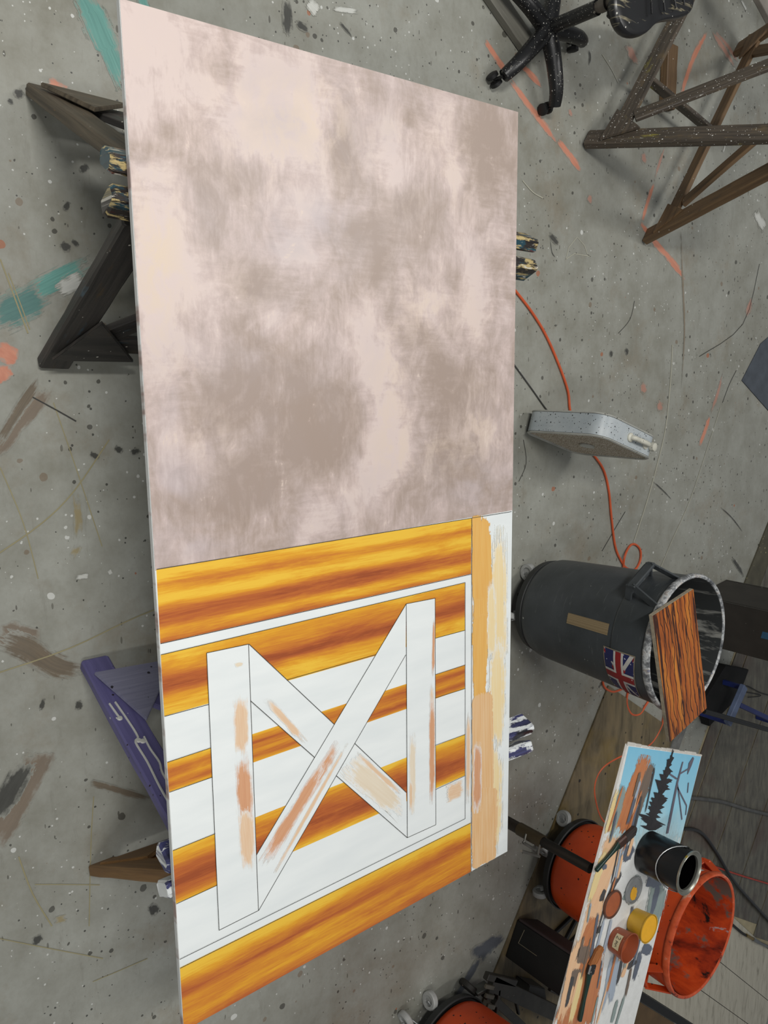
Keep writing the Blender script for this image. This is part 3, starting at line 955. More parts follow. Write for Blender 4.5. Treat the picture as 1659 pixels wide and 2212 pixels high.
# ================================================================== SAWHORSES
def sawhorse(label, cx, cy, ang, half, length, mats, group, names='sawhorse', block=False, inset=(0.085, 0.10), top=None, gus=(1, 1), gsz=1.0):
    """two hinged trestle frames; rails run along direction ang"""
    wood, inner, endm = mats
    top = top or BZ - BT
    root = thing(names, label, 'sawhorse', (cx, cy, 0), group)
    d = Vector((math.cos(ang), math.sin(ang), 0))
    n = Vector((d.y, -d.x, 0))
    c0 = Vector((cx, cy, 0))
    for s in (-1, 1):
        side = gus[0] if s < 0 else gus[1]
        def pt(along, z):
            k = z / (top - 0.045)
            return c0 + d * along + n * (s * (half + (0.044 - half) * k)) + Vector((0, 0, z))
        plane_n = (pt(0, 0.5) - pt(0, 0)).cross(d).normalized()
        if plane_n.dot(n) * s < 0:
            plane_n = -plane_n
        slope = (pt(0, 0.5) - pt(0, 0)).normalized()
        hl = length / 2
        b = BM()
        beam(b, pt(-hl, top - 0.042), pt(hl, top - 0.042), 0.076, 0.042, slope, 0.007, 14, 0.0012)
        zt = max(v.co.z for v in b.verts)
        bmesh.ops.translate(b, verts=b.verts[:], vec=(0, 0, top - zt))
        obj('top_rail', b, endm, root)
        for e in (-1, 1):
            foot = pt(e * (hl - inset[0]), 0.022)
            head = pt(e * (hl - inset[1]), top - 0.085)
            b = BM()
            beam(b, foot - plane_n * .0, head, 0.088, 0.036, d, 0.005, 8, 0.001)
            zl = min(v.co.z for v in b.verts)
            bmesh.ops.translate(b, verts=b.verts[:], vec=(0, 0, -zl))
            obj('leg', b, wood, root)
        off = plane_n * 0.030
        a0, a1 = pt(-(hl - inset[0] - 0.06), 0.135) , pt(hl - inset[0] - 0.06, 0.135)
        b = BM()
        beam(b, a0 - plane_n * .004, a1 - plane_n * .004, 0.075, 0.022, slope, 0.003, 8, 0.001)
        obj('stretcher', b, inner, root)
        for e in (-1, 1):
            b = BM()
            beam(b, pt(e * (hl - 0.17), 0.175), pt(e * 0.10, top - 0.11), 0.065, 0.020, slope, 0.003, 6, 0.001)
            obj('diagonal_brace', b, inner, root)
            b = BM()
            q = [pt(e * (hl - inset[0] + 0.030), 0.085), pt(e * (hl - inset[0] + .03 - .30 * gsz), 0.095), pt(e * (hl - inset[0] - 0.045), 0.085 + 0.25 * gsz)]
            lo = [b.verts.new(p + plane_n * 0.0185 * side) for p in q]
            hi = [b.verts.new(p + plane_n * 0.0305 * side) for p in q]
            uvl = b.loops.layers.uv.verify()
            fs = [b.faces.new(lo[::-1]), b.faces.new(hi)] + [b.faces.new((lo[k], lo[(k + 1) % 3], hi[(k + 1) % 3], hi[k])) for k in range(3)]
            for f in fs:
                for lp in f.loops:
                    v = lp.vert.co - c0
                    lp[uvl].uv = (v.dot(d), v.z + v.dot(n))
            obj('gusset_plate', b, endm if names == 'purple' else wood, root, bevel=0.002)
    return root


BLACKW = worn_wood('black_stained_timber', (66, 62, 58), (36, 35, 34), (((72, 60, 44), 6, .60, .70), ((62, 76, 84), 3, .64, .70), ((160, 132, 84), 14, .70, .76)),
                   0.5, splats=(((190, 186, 176), 60, .22, .25),))
WEATH = worn_wood('weathered_timber', (108, 97, 80), (62, 55, 45), (((160, 116, 60), 9, .66, .72), ((205, 200, 190), 12, .68, .74), ((58, 72, 80), 4, .62, .68)),
                  0.6, (2, 55, 1))
RAILM = worn_wood('paint_crusted_timber', (58, 52, 48), (30, 28, 28), (((40, 74, 86), 8, .50, .56), ((186, 166, 116), 14, .53, .58), ((120, 32, 36), 6, .60, .65), ((206, 202, 192), 18, .58, .63)), 0.32)
RAILR = worn_wood('blue_red_crusted_timber', (74, 34, 34), (44, 22, 22), (((60, 110, 160), 9, .52, .58), ((190, 40, 48), 8, .60, .65), ((190, 184, 170), 14, .60, .66)), 0.3)
sh1 = sawhorse('black paint-crusted sawhorse under the stormy grey half of the big panel', -0.836, 0.050, math.radians(87.8), 0.386, 1.385,
               (WEATH, BLACKW, RAILM), 'sawhorses', gsz=.78)
for o in sh1.children:      # the frame nearer the middle is stained black
    if o.name.startswith(('leg', 'gusset')):
        c_ = sum((v.co.x for v in o.data.vertices)) / len(o.data.vertices)
        if c_ > 0:
            o.data.materials[0] = BLACKW
PURPLE = worn_wood('purple_painted_timber', (100, 96, 142), (84, 80, 124), (((150, 128, 88), 7, .70, .74), ((214, 214, 208), 9, .72, .75)), 0.5, splats=(((222, 222, 216), 50, .24, .3), ((40, 30, 36), 60, .22, .25)))
RAW = worn_wood('raw_pine', (142, 106, 62), (106, 76, 42), (), 0.6, (2, 40, 1))
LILAC = worn_wood('lilac_spattered_board', (132, 132, 152), (112, 112, 134), (((84, 34, 34), 8, .70, .74),), 0.5, splats=(((40, 36, 44), 55, .28, .4),))
RAILP = worn_wood('blue_white_crusted_timber', (70, 72, 118), (36, 36, 52), (((225, 228, 228), 7, .48, .52), ((24, 24, 28), 5, .58, .63)), 0.35)
sh2 = sawhorse('purple painted sawhorse under the orange plank half of the big panel', 0.820, 0.075, math.radians(88.0), 0.362, 1.385,
               (PURPLE, PURPLE, RAILP), 'sawhorses', gus=(1, -1), gsz=.85)
for o in sh2.children:
    cx_ = sum((v.co.x for v in o.data.vertices)) / len(o.data.vertices)
    if o.name.startswith('gusset'):
        o.data.materials[0] = LILAC if cx_ < 0 else RAW
    elif o.name.startswith(('leg', 'diagonal', 'stretcher')) and cx_ > 0:
        o.data.materials[0] = RAW
# grey drips down the near purple leg
DRIP = plain('grey_drip', (196, 196, 190), 0.4, var=0.1)
near = [o for o in sh2.children if o.name.startswith('leg')]
leg0 = min(near, key=lambda o: (sum(v.co.x + v.co.y for v in o.data.vertices)))
co_ = [Vector(v.co) for v in leg0.data.vertices]
ftp = sum(co_[:8], Vector()) / 8
hdp = sum(co_[-8:], Vector()) / 8
run = hdp - ftp
lat = (co_[0] - co_[1]).normalized()
nrm = run.cross(lat).normalized()
nrm = nrm if nrm.y < 0 or nrm.z > 0 else -nrm
if nrm.z < 0:
    nrm = -nrm
b = BM()
for path in ([(.30, .012), (.42, .006), (.52, .004), (.545, .018), (.66, .016), (.80, .020), (.95, .018)], [(.53, -.012), (.60, -.010), (.68, -.014), (.74, -.006), (.86, -.010), (.95, -.010)], [(.30, .030), (.36, .026), (.39, .024)]):
    tube(b, smooth_path([ftp + run * f + lat * q + nrm * .0185 for f, q in path], 4), .0034, 6)
for f, q in ((.54, .008), (.55, -.002), (.395, .024)):
    lathe(b, [(0, -.001), (.009, -.001), (.007, .003), (0, .004)], ftp + run * f + lat * q + nrm * .0185, 12, Matrix((lat, run.normalized(), nrm)).transposed())
bmesh.ops.translate(b, verts=b.verts[:], vec=WL[sh2.name])
obj('paint_drip', b, DRIP, leg0, smooth=True)

# spare sawhorse at the upper right
dS = Vector((-0.80, 0.60, 0))
nS = Vector((0.60, 0.80, 0))
A0 = at(1268, 292, 0.0)
cS = A0 + nS * 0.328 + dS * 0.64
DARKW = worn_wood('dark_stained_timber', (94, 84, 72), (54, 48, 42), (((104, 88, 64), 6, .56, .68), ((214, 212, 204), 9, .66, .70), ((132, 124, 58), 4, .62, .70)), 0.5, splats=(((226, 224, 218), 75, .26, .4), ((226, 224, 218), 150, .3, .4)))
BROWNW = worn_wood('brown_timber', (122, 97, 68), (84, 64, 44), (((70, 62, 52), 5, .6, .7),), 0.6, splats=(((210, 208, 200), 60, .2, .2),))
sh3 = sawhorse('spare dark brown sawhorse standing empty at the upper right', cS.x, cS.y, math.atan2(dS.y, dS.x), 0.328, 1.385,
               (DARKW, DARKW, DARKW), 'sawhorses', inset=(0.03, 0.08), top=0.94, gus=(1, -1), gsz=.62)
for o in sh3.children:
    c_ = sum((Vector(v.co) for v in o.data.vertices), Vector()) / len(o.data.vertices)
    if c_.dot(nS) > 0.0:
        o.data.materials[0] = BROWNW
b = BM()
beam(b, at(1402, 172, .13), at(1538, 284, .13), 0.05, 0.022, (0, 0, 1), 0.003, 6, 0.001)
obj('spreader_bar', b, DARKW, sh3)
b = BM()
beam(b, at(1441, 236, .024), at(1447, 98, .024), 0.085, 0.045, (1, 0, 0), 0.004, 6, 0.001)
tag(on_floor(obj('timber_block', b, BROWNW)), 'short brown timber block on the floor inside the empty sawhorse', 'timber')

# ================================================================== SWIVEL STOOL
PLA = plain('black_spattered_plastic', (24, 24, 25), 0.38, var=0.4, scale=20, splats=(((190, 188, 180), 90, .28, .45), ((170, 168, 160), 190, .3, .5), ((110, 106, 96), 60, .3, .3)))
hub = at(1184, 62, 0.12)
HX, HY = hub.x, hub.y
ch = thing('swivel_chair', 'black paint-spattered swivel stool on a five-star caster base', 'chair', (HX, HY, 0))
b = BM()
lathe(b, [(0, .085), (.042, .085), (.05, .10), (.046, .135), (.034, .15), (0, .15)], (HX, HY, 0), 24)
obj('hub', b, plain('dusty_hub', (64, 62, 54), 0.6, splats=(((120, 116, 100), 60, .4, .5),)), ch, smooth=True)
for k, (tx, ty) in enumerate(((-1.628, 1.272), (-1.575, 1.594), (-1.872, 1.772), (-2.125, 1.56), (-1.98, 1.23))):
    dv = Vector((tx - HX, ty - HY, 0))
    b = BM()
    tube(b, smooth_path([Vector((HX, HY, .118)) + dv * .08, Vector((HX, HY, .118)) + dv * .4, Vector((HX, HY, .104)) + dv * .78, Vector((HX, HY, .078)) + dv * 1.0], 4), 0.038, 12, 0.027)
    lg = obj('leg', b, PLA, ch, smooth=True)
    b = BM()
    dn = dv.normalized()
    sd = Vector((-dn.y, dn.x, 0))
    ax = Matrix((sd, dn, sd.cross(dn))).transposed()
    axw = Matrix((dn, Vector((0, 0, 1)), sd)).transposed()
    cc = Vector((tx, ty, .026)) + sd * 0.0
    for s in (-1, 1):
        lathe(b, [(0, -.010), (.018, -.010), (.025, -.007), (.025, .007), (.018, .010), (0, .010)], cc + sd * (s * .017), 16, axw)
    tube(b, [cc - sd * .02, cc + sd * .02], .006, 8)
    tube(b, [cc, Vector((tx, ty, .075))], .007, 8)
    obj('caster', b, BLACK, ch, smooth=True)
b = BM()
tube(b, [(HX, HY, .13), (HX, HY, .365)], .0285, 20)
obj('gas_column', b, PLA, ch, smooth=True)
b = BM()
lathe(b, [(0, .365), (.022, .365), (.022, .38), (.026, .382), (.026, .41), (.016, .412), (.016, .44), (0, .44)], (HX, HY, 0), 20)
obj('column_collar', b, plain('scuffed_steel', (110, 104, 98), 0.4, 0.7), ch, smooth=True)
b = BM()
beam(b, (HX - .09, HY + .06, .436), (HX + .07, HY + .03, .436), .12, .02, (0, 1, 0), .004, 2)
obj('seat_bracket', b, PLA, ch)
SP = [(1319, -22), (1322, 22), (1329, 52), (1344, 74), (1364, 82), (1384, 80), (1398, 68), (1409, 53), (1432, 45), (1462, 42), (1482, 36), (1494, 22), (1497, 0), (1499, -32), (1486, -70), (1440, -98), (1390, -102), (1345, -82)]
sp_ = ccw([at(x, y, .485) for x, y in SP])
cs = sum((Vector(p) for p in sp_), Vector()) / len(sp_)
b = BM()
rows = []
for (f, z) in ((.80, .447), (.96, .452), (1.0, .468), (1.0, .485), (.965, .500), (.86, .505), (.62, .494), (.3, .486)):
    rows.append([b.verts.new((cs.x + (p.x - cs.x) * f, cs.y + (p.y - cs.y) * f, z)) for p in sp_])
n = len(sp_)
for r0, r1 in zip(rows[:-1], rows[1:]):
    for k in range(n):
        b.faces.new((r0[k], r0[(k + 1) % n], r1[(k + 1) % n], r1[k]))
b.faces.new(rows[0][::-1])
b.faces.new(rows[-1])
SEATM = Mat('black_seat', 0.33)
g = SEATM.noise(SEATM.map(SEATM.co, (30, 4, 4), rot=(0, 0, .2)), 1.4, 4, 0.6, 0.6)
c = SEATM.mix(SEATM.step(g, 0.60, 0.68), srgb(28, 28, 29), srgb(140, 132, 108))
c = SEATM.mix(SEATM.splat(SEATM.co, 55, .25, .3), c, srgb(206, 204, 196))
SEATM.color(c)
seat = obj('seat', b, SEATM.m, ch, smooth=True)
sm = seat.modifiers.new('sub', 'SUBSURF')
sm.levels = sm.render_levels = 1
for (x0, y0, x1, y1) in ((1405, -30, 1408, 30), (1430, -30, 1436, 24), (1452, -30, 1460, 18), (1472, -34, 1478, 10)):
    b = BM()
    tube(b, [at(x0, y0, .497), at(x1, y1, .499)], .004, 8)
    obj('seat_rib', b, PLA, seat)

# ================================================================== FLOOR CLUTTER AT THE TOP
b = BM()
beam(b, at(1052, -30, .02), at(1146, 108, .02), .085, .035, (1, 0, 0), .003, 6, .001)
tag(on_floor(obj('timber_batten', b, worn_wood('grey_batten', (124, 122, 112), (96, 94, 86), (), 0.6))), 'grey timber batten on the floor by the swivel stool base', 'timber')

# ================================================================== EXTENSION CORD + FAN CORD
CORD = plain('orange_rubber', (206, 92, 52), 0.45, var=0.15)


def cord(name, pts, r, m, label, cat, z=None, n=8):
    b = BM()
    P = [at(p[0], p[1], (p[2] if len(p) > 2 else r)) for p in pts]
    tube(b, smooth_path(P, n), r, 8)
    return tag(on_floor(obj(name, b, m, smooth=True)), label, cat)


cord('extension_cord', [(1085, 596), (1118, 634), (1150, 676), (1178, 722), (1204, 780), (1226, 842), (1231, 884), (1240, 925), (1262, 962), (1284, 985), (1304, 1016), (1315, 1060), (1321, 1120),
                        (1329, 1180), (1342, 1212), (1355, 1228), (1372, 1230), (1383, 1210), (1383, 1188), (1372, 1176), (1360, 1180), (1349, 1204, .016), (1346, 1236, .007), (1341, 1300), (1322, 1400), (1304, 1462),
                        (1306, 1484), (1322, 1494), (1340, 1490), (1362, 1478), (1368, 1476), (1357, 1494), (1354, 1520), (1364, 1542), (1382, 1542), (1396, 1522), (1412, 1500), (1430, 1510), (1434, 1540), (1428, 1570),
                        (1406, 1606), (1372, 1624), (1336, 1636), (1300, 1660), (1284, 1696), (1288, 1738), (1302, 1772), (1330, 1790)], .0062, CORD,
     'orange extension cord snaking past the fan and the grey trash can', 'cord')
cord('fan_cord', [(1090, 760), (1113, 791), (1150, 842), (1180, 884), (1200, 905)], .0035, plain('grey_cable', (70, 70, 68), 0.5),
     'thin grey power cable running under the panel to the box fan', 'cord')
cord('red_cable', [(1470, 1846, .02), (1518, 1862, .02), (1590, 1888, .02), (1690, 1918, .02)], .006, plain('red_rubber', (178, 58, 40), 0.5),
     'red cable on the dark boards beside the black hose', 'cord')
cord('black_hose', [(1440, 1800, .022), (1480, 1790, .022), (1516, 1800, .022), (1548, 1842, .022), (1580, 1896, .034), (1620, 1944, .03), (1700, 2030, .028)], .011, plain('hose_rubber', (22, 22, 22), 0.4),
     'black hose curving over the dark boards from behind the paint can', 'hose')
cord('grey_hose', [(1470, 1724, .02), (1500, 1724, .02), (1560, 1732, .02), (1620, 1750, .02), (1700, 1768, .02)], .012, plain('flat_grey_hose', (88, 88, 86), 0.5, var=.4),
     'worn grey hose lying flat over the dark floor boards', 'hose')
t = thing('coupled_hose', 'thin black hose with a brass and steel coupling at the right edge', 'hose', at(1620, 2025, 0.016))
b = BM()
tube(b, smooth_path([at(x, y, .026) for x, y in ((1560, 1978), (1585, 2000), (1604, 2016), (1618, 2024))], 6), .009, 8)
obj('hose', b, BLACK, t, smooth=True)
b = BM()
pA, pB, pC = at(1612, 2020, .028), at(1640, 2036, .028), at(1690, 2060, .028)
tube(b, [pA, pA.lerp(pB, .5)], .011, 10)
obj('brass_fitting', b, plain('brass', (150, 124, 62), 0.35, 0.8), t, smooth=True)
b = BM()
tube(b, [pA.lerp(pB, .5), pB], .014, 6)
tube(b, [pB, pC], .011, 10)
obj('steel_coupling', b, plain('dull_steel', (130, 132, 132), 0.35, 0.8), t, smooth=True)

# ================================================================== BOX FAN
yaw = 1.248
fa = Vector((math.cos(yaw), math.sin(yaw), 0))
fn = Vector((-math.sin(yaw), math.cos(yaw), 0))       # towards the back of the fan
F0 = Vector((-0.178, 1.485, 0))
FW, FH, FT, FR = .424, .452, .100, .075
fan = thing('box_fan', 'silver grey paint-speckled box fan standing on the orange cord', 'fan', F0 + fa * FW / 2 + fn * FT / 2)
SIL = Mat('speckled_silver', 0.42, 0.0)
c = SIL.mix(SIL.step(SIL.noise(SIL.co, 8, 4), .35, .65), srgb(158, 166, 170), srgb(178, 184, 186))
for s_, z_, k_ in ((90, .34, .5), (160, .34, .5), (40, .22, .25)):
    c = SIL.mix(SIL.splat(SIL.map(SIL.co, (1, 1, 1), (s_, 0, 0)), s_, z_, k_), c, srgb(36, 36, 36))
SIL.color(c)
CREAMM = plain('cream_speckled', (206, 204, 190), 0.45, splats=(((30, 30, 30), 140, .36, .5), ((40, 40, 38), 70, .3, .4)))


def fp(a, z, d):
    return F0 + fa * a + fn * d + Vector((0, 0, z + .012))


def rrect(ins, seg=7, r=None):
    r = max((r or FR) - ins, .008)
    pts = []
    H_ = FH - .012
    for (cx, cz, a0) in ((FW - ins - r, H_ - ins - r, 0), (ins + r, H_ - ins - r, 90), (ins + r, ins + r, 180), (FW - ins - r, ins + r, 270)):
        for k in range(seg + 1):
            a = math.radians(a0 + 90 * k / seg)
            pts.append((cx + r * math.cos(a), cz + r * math.sin(a)))
    return pts


def ringshell(b, specs):
    """specs: list of (inset, depth); lofts closed rounded-square loops in order"""
    loops = []
    for ins, dep in specs:
        loops.append([b.verts.new(fp(a, z, dep)) for a, z in rrect(ins)])
    m_ = len(loops[0])
    for l0_, l1_ in zip(loops[:-1], loops[1:]):
        for k in range(m_):
            b.faces.new((l0_[k], l0_[(k + 1) % m_], l1_[(k + 1) % m_], l1_[k]))


b = BM()
ringshell(b, [(.010, .004), (.0, .006), (.0, FT - .006), (.010, FT - .004), (.016, FT - .006), (.012, FT - .02), (.012, .02), (.016, .006), (.010, .004)])
obj('housing', b, SIL.m, fan, smooth=True)
RIMM = plain('grille_rim', (186, 186, 178), 0.4, splats=(((60, 56, 48), 90, .34, .45),))
GRI = Mat('dusty_grille', 0.55)
GRI.color(GRI.mix(GRI.step(GRI.noise(GRI.map(GRI.co, (60, 60, 60)), 4, 3), .4, .6), srgb(150, 134, 110), srgb(206, 199, 184)))
for face, dd in (('front_grille', 0.0), ('back_grille', FT)):
    b = BM()
    e = .004 if dd == 0 else -.004
    ringshell(b, [(.0, dd + e), (-.003, dd), (.004, dd - e), (.013, dd - e * .5), (.013, dd + e), (.0, dd + e)])
    gr = obj('grille_rim', b, RIMM, fan, smooth=True)
    b = BM()
    NB = 34
    for k in range(1, NB):
        z = .012 + (FH - .036) * k / NB
        ins = 0
        lim = FR
        dzc = min(z - .002, FH - .014 - z)
        if dzc < lim:
            ins = lim - math.sqrt(max(lim ** 2 - (lim - dzc) ** 2, 0))
        beam(b, fp(.010 + ins, z, dd + e), fp(FW - .010 - ins, z, dd + e), .0030, .0055, (0, 0, 1), .0004, 1)
    for k in range(1, 30):
        a = .012 + (FW - .024) * k / 30
        ins = 0
        dac = min(a, FW - a)
        if dac < FR:
            ins = FR - math.sqrt(max(FR ** 2 - (FR - dac) ** 2, 0))
        beam(b, fp(a, .010 + ins, dd + e * 2), fp(a, FH - .022 - ins, dd + e * 2), .0018, .0025, fa, .0003, 1)
    g_ = obj(face, b, GRI.m, fan, fix=False)
    b = BM()
    axf = Matrix((fa, Vector((0, 0, 1)), fa.cross(Vector((0, 0, 1))))).transposed()
    lathe(b, [(0, -.003), (.034, -.003), (.034, .003), (0, .003)], fp(FW / 2, FH / 2 - .006, dd - e * .6), 24, axf)
    obj('centre_badge', b, RIMM, g_, smooth=True)
BLD = plain('fan_blade', (112, 108, 98), 0.5)
b = BM()
ctr = fp(FW / 2, FH / 2 - .006, FT * .5)
lathe(b, [(0, -.025), (.045, -.02), (.05, .0), (.045, .02), (0, .025)], ctr, 20, axf)
fh = obj('rotor_hub', b, BLD, fan, smooth=True)
for k in range(5):
    b = BM()
    rows = []
    for rr in (.04, .10, .165):
        wsp = .24 + rr * 1.6
        row = []
        for j in range(5):
            a = k * 2 * math.pi / 5 + (j / 4 - .5) * wsp * 2
            row.append(b.verts.new(ctr + fa * (rr * math.cos(a)) + Vector((0, 0, rr * math.sin(a))) + fn * ((j / 4 - .5) * .05)))
        rows.append(row)
    for r0, r1 in zip(rows[:-1], rows[1:]):
        for j in range(4):
            b.faces.new((r0[j], r0[j + 1], r1[j + 1], r1[j]))
    bl = obj('fan_blade', b, BLD, fh, smooth=True, fix=False)
    so = bl.modifiers.new('thick', 'SOLIDIFY')
    so.thickness = .003
b = BM()
hz = FH - .012
tube(b, smooth_path([fp(FW * .47, hz - .004, FT * .46), fp(FW * .48, hz + .018, FT * .46), fp(FW * .53, hz + .022, FT * .46), fp(FW * .70, hz + .022, FT * .48), fp(FW * .76, hz + .018, FT * .48), fp(FW * .77, hz - .004, FT * .48)], 4), .0115, 10)
for f_a in (.475, .765):
    lathe(b, [(0, hz - .002), (.020, hz - .002), (.020, hz + .006), (.012, hz + .012), (0, hz + .012)], Vector((F0 + fa * (FW * f_a) + fn * FT * .47).to_tuple()) + Vector((0, 0, .012)), 16)
obj('carry_handle', b, CREAMM, fan, smooth=True)
b = BM()
lathe(b, [(0, hz), (.019, hz), (.021, hz + .008), (.018, hz + .02), (.006, hz + .024), (0, hz + .024)], F0 + fa * (FW * .88) + fn * FT * .5 + Vector((0, 0, .012)), 20)
obj('speed_knob', b, CREAMM, fan, smooth=True)
for a in (.1, FW - .1):
    b = BM()
    beam(b, fp(a, -.004, .006), fp(a, -.004, FT - .006), .03, .016, fa, .003, 2)
    zz = min(v.co.z for v in b.verts)
    bmesh.ops.translate(b, verts=b.verts[:], vec=(0, 0, -zz))
    obj('foot', b, BLACK, fan)


# ================================================================== TRASH CANS ON DOLLIES
def trash_can(label, cx, cy, m, rim_m, inner_m, dolly_m, casters, handles, wheel_m, arm_m, dr=.222, hr=.328):
    t = thing('trash_can', label, 'trash can', (cx, cy, 0))
    c = Vector((cx, cy, 0))
    b = BM()
    lathe(b, [(0, .112), (.190, .112), (.206, .117), (.222, .132), (.232, .160), (.236, .20), (.262, .640), (.266, .644), (.268, .652), (.276, .790), (.276, .800)], c, 56, cap=False)
    body = obj('can_body', b, m, t, smooth=True)
    b = BM()
    lathe(b, [(.276, .797), (.283, .800), (.288, .808), (.289, .822), (.285, .832), (.279, .834), (.273, .829), (.270, .815)], c, 56, cap=False)
    obj('rim', b, rim_m, t, smooth=True)
    b = BM()
    lathe(b, [(.269, .828), (.255, .65), (.228, .19), (.20, .126), (0, .124)], c, 56, cap=False)
    obj('liner_wall', b, inner_m, t, smooth=True)
    b = BM()
    lathe(b, [(0, .082), (dr * .9, .082), (dr * .97, .090), (dr, .122), (dr - .006, .126), (dr - .012, .116), (dr - .016, .112), (0, .112)], c, 48)
    dl = obj('dolly', b, dolly_m, t, smooth=True)
    for (x, y) in casters:
        p = Vector((x, y, 0))
        out = (p - c).normalized()
        sd = Vector((-out.y, out.x, 0)).lerp(out, .35).normalized()
        up = Vector((0, 0, 1))
        axw = Matrix((sd.cross(up), up, sd)).transposed()
        b = BM()
        lathe(b, [(.024, -.014), (.038, -.014), (.042, -.009), (.042, .009), (.038, .014), (.024, .014), (.024, -.014)], p + up * .042, 22, axw, cap=False)
        lathe(b, [(0, -.006), (.024, -.006), (.024, .006), (0, .006)], p + up * .042, 16, axw)
        w_ = obj('caster', b, wheel_m, t, smooth=True)
        b = BM()
        top = c + (p - c) * .8 + up * .084
        for s in (-1, 1):
            beam(b, p + up * .042 + sd * (s * .019), top + sd * (s * .014), .022, .003, out, .0005, 1)
        beam(b, top - out * .018, top + out * .018, .034, .004, sd, .0005, 1)
        obj('caster_fork', b, arm_m, w_)
    for az in handles:
        ra = Vector((math.cos(az), math.sin(az), 0))
        ta = Vector((-ra.y, ra.x, 0))
        def hp(r, tt_, z):
            return c + ra * r + ta * tt_ + Vector((0, 0, z))
        b = BM()
        for s in (-1, 1):
            beam(b, hp(.262, s * .088, .800), hp(hr, s * .072, .700), .034, .008, Vector((0, 0, 1)), .002, 3)
            beam(b, hp(.258, s * .080, .668), hp(hr, s * .074, .690), .030, .008, Vector((0, 0, 1)), .002, 3)
        beam(b, hp(hr, -.080, .700), hp(hr, .080, .700), .040, .014, Vector((0, 0, 1)), .004, 4)
        beam(b, hp(hr - .008, -.074, .678), hp(hr - .008, .074, .678), .020, .012, Vector((0, 0, 1)), .003, 4)
        beam(b, hp(.276, -.082, .672), hp(.276, .082, .672), .012, .014, Vector((0, 0, 1)), .002, 4)
        obj('handle', b, m, t)
    return t


GREYP = Mat('grey_can_plastic', 0.42)
n = GREYP.noise(GREYP.co, 6, 4)
c = GREYP.mix(GREYP.step(n, .35, .65), srgb(56, 60, 62), srgb(70, 74, 77))
sc2 = GREYP.noise(GREYP.map(GREYP.co, (3, 3, 34), rot=(.3, .2, 0)), 3.0, 5, .7, .8)
c = GREYP.mix(GREYP.math('MULTIPLY', GREYP.step(sc2, .61, .68), .40), c, srgb(120, 124, 124))
c = GREYP.mix(GREYP.splat(GREYP.co, 40, .2, .10), c, srgb(196, 196, 190))
GREYP.color(c)
GRIM = Mat('paint_caked_rim', 0.4)
n = GRIM.noise(GRIM.co, 22, 5, .7)
c = GRIM.ramp(n, [(.30, srgb(54, 56, 60)), (.45, srgb(120, 122, 124)), (.55, srgb(196, 198, 198)), (.62, srgb(160, 150, 140)), (.70, srgb(90, 110, 150)), (.8, srgb(200, 186, 130))])
GRIM.color(c)
GRIM.bump(n, .5, .01)
GIN = Mat('paint_smeared_inside', 0.45)
n = GIN.noise(GIN.map(GIN.co, (1.2, 1.2, 1), rot=(0, 0, 0)), 9, 5, .7, .5)
vz = GIN.noise(GIN.map(GIN.co, (9, 9, 1.2)), 1.6, 5, .65, .6)
c = GIN.mix(GIN.step(vz, .54, .62), srgb(56, 58, 58), srgb(150, 150, 144))
c = GIN.mix(GIN.step(n, .66, .72), c, srgb(120, 104, 86))
c = GIN.mix(GIN.step(n, .30, .24), c, srgb(26, 27, 28))
GIN.color(c)
DOLLY = plain('black_dolly', (34, 36, 36), 0.5)
WHEEL = plain('grey_wheel', (172, 173, 170), 0.5)
ZINC = plain('zinc_fork', (176, 178, 178), 0.35, 0.6)
CX, CY = 0.655, 1.592
can = trash_can('dark grey round trash can with flag sticker under a striped wood sample', CX, CY, GREYP.m, GRIM.m, GIN.m, DOLLY,
                [(.490, 1.520), (.680, 1.412), (.835, 1.58), (.74, 1.765), (.545, 1.735)], [math.radians(-152), math.radians(28)], WHEEL, ZINC)


def canp(azd, z, off=.0015, c=(CX, CY)):
    pr = [(.20, .236), (.640, .262), (.652, .268), (.790, .276), (.86, .28)]
    for (z0, r0), (z1, r1) in zip(pr[:-1], pr[1:]):
        if z <= z1:
            r = r0 + (r1 - r0) * (z - z0) / (z1 - z0)
            break
    else:
        r = .28
    a = math.radians(azd)
    return Vector((c[0] + (r + off) * math.cos(a), c[1] + (r + off) * math.sin(a), z))


def canpatch(b, fn_, s0, s1, t0, t1, off, nu=8, nv=6, skew=None, c=(CX, CY)):
    uvl = b.loops.layers.uv.verify()
    V = [[None] * (nv + 1) for _ in range(nu + 1)]
    for i in range(nu + 1):
        for j in range(nv + 1):
            s, t_ = s0 + (s1 - s0) * i / nu, t0 + (t1 - t0) * j / nv
            if skew:
                s, t_ = skew(i / nu, j / nv)
            az, z = fn_(s, t_)
            V[i][j] = b.verts.new(canp(az, z, off, c))
    for i in range(nu):
        for j in range(nv):
            f = b.faces.new((V[i][j], V[i + 1][j], V[i + 1][j + 1], V[i][j + 1]))
            for lp, (a_, c_) in zip(f.loops, ((i, j), (i + 1, j), (i + 1, j + 1), (i, j + 1))):
                lp[uvl].uv = (a_ / nu * .3, c_ / nv * .06)


b = BM()
canpatch(b, lambda s, t_: (-109.5 + 10.4 * s, .407 + .216 * t_), 0, 1, 0, 1, .0018, 6, 8)
obj('tape_strip', b, worn_wood('wood_grain_tape', (152, 134, 102), (122, 104, 76), (), .6, (40, 2, 1)), can)


def fmap(s, t_):          # flag: s along its length round the can, t up the can
    return (-88.0 + 50.0 * s, (.612 - .006 * s) + (.150 - .022 * s) * t_)


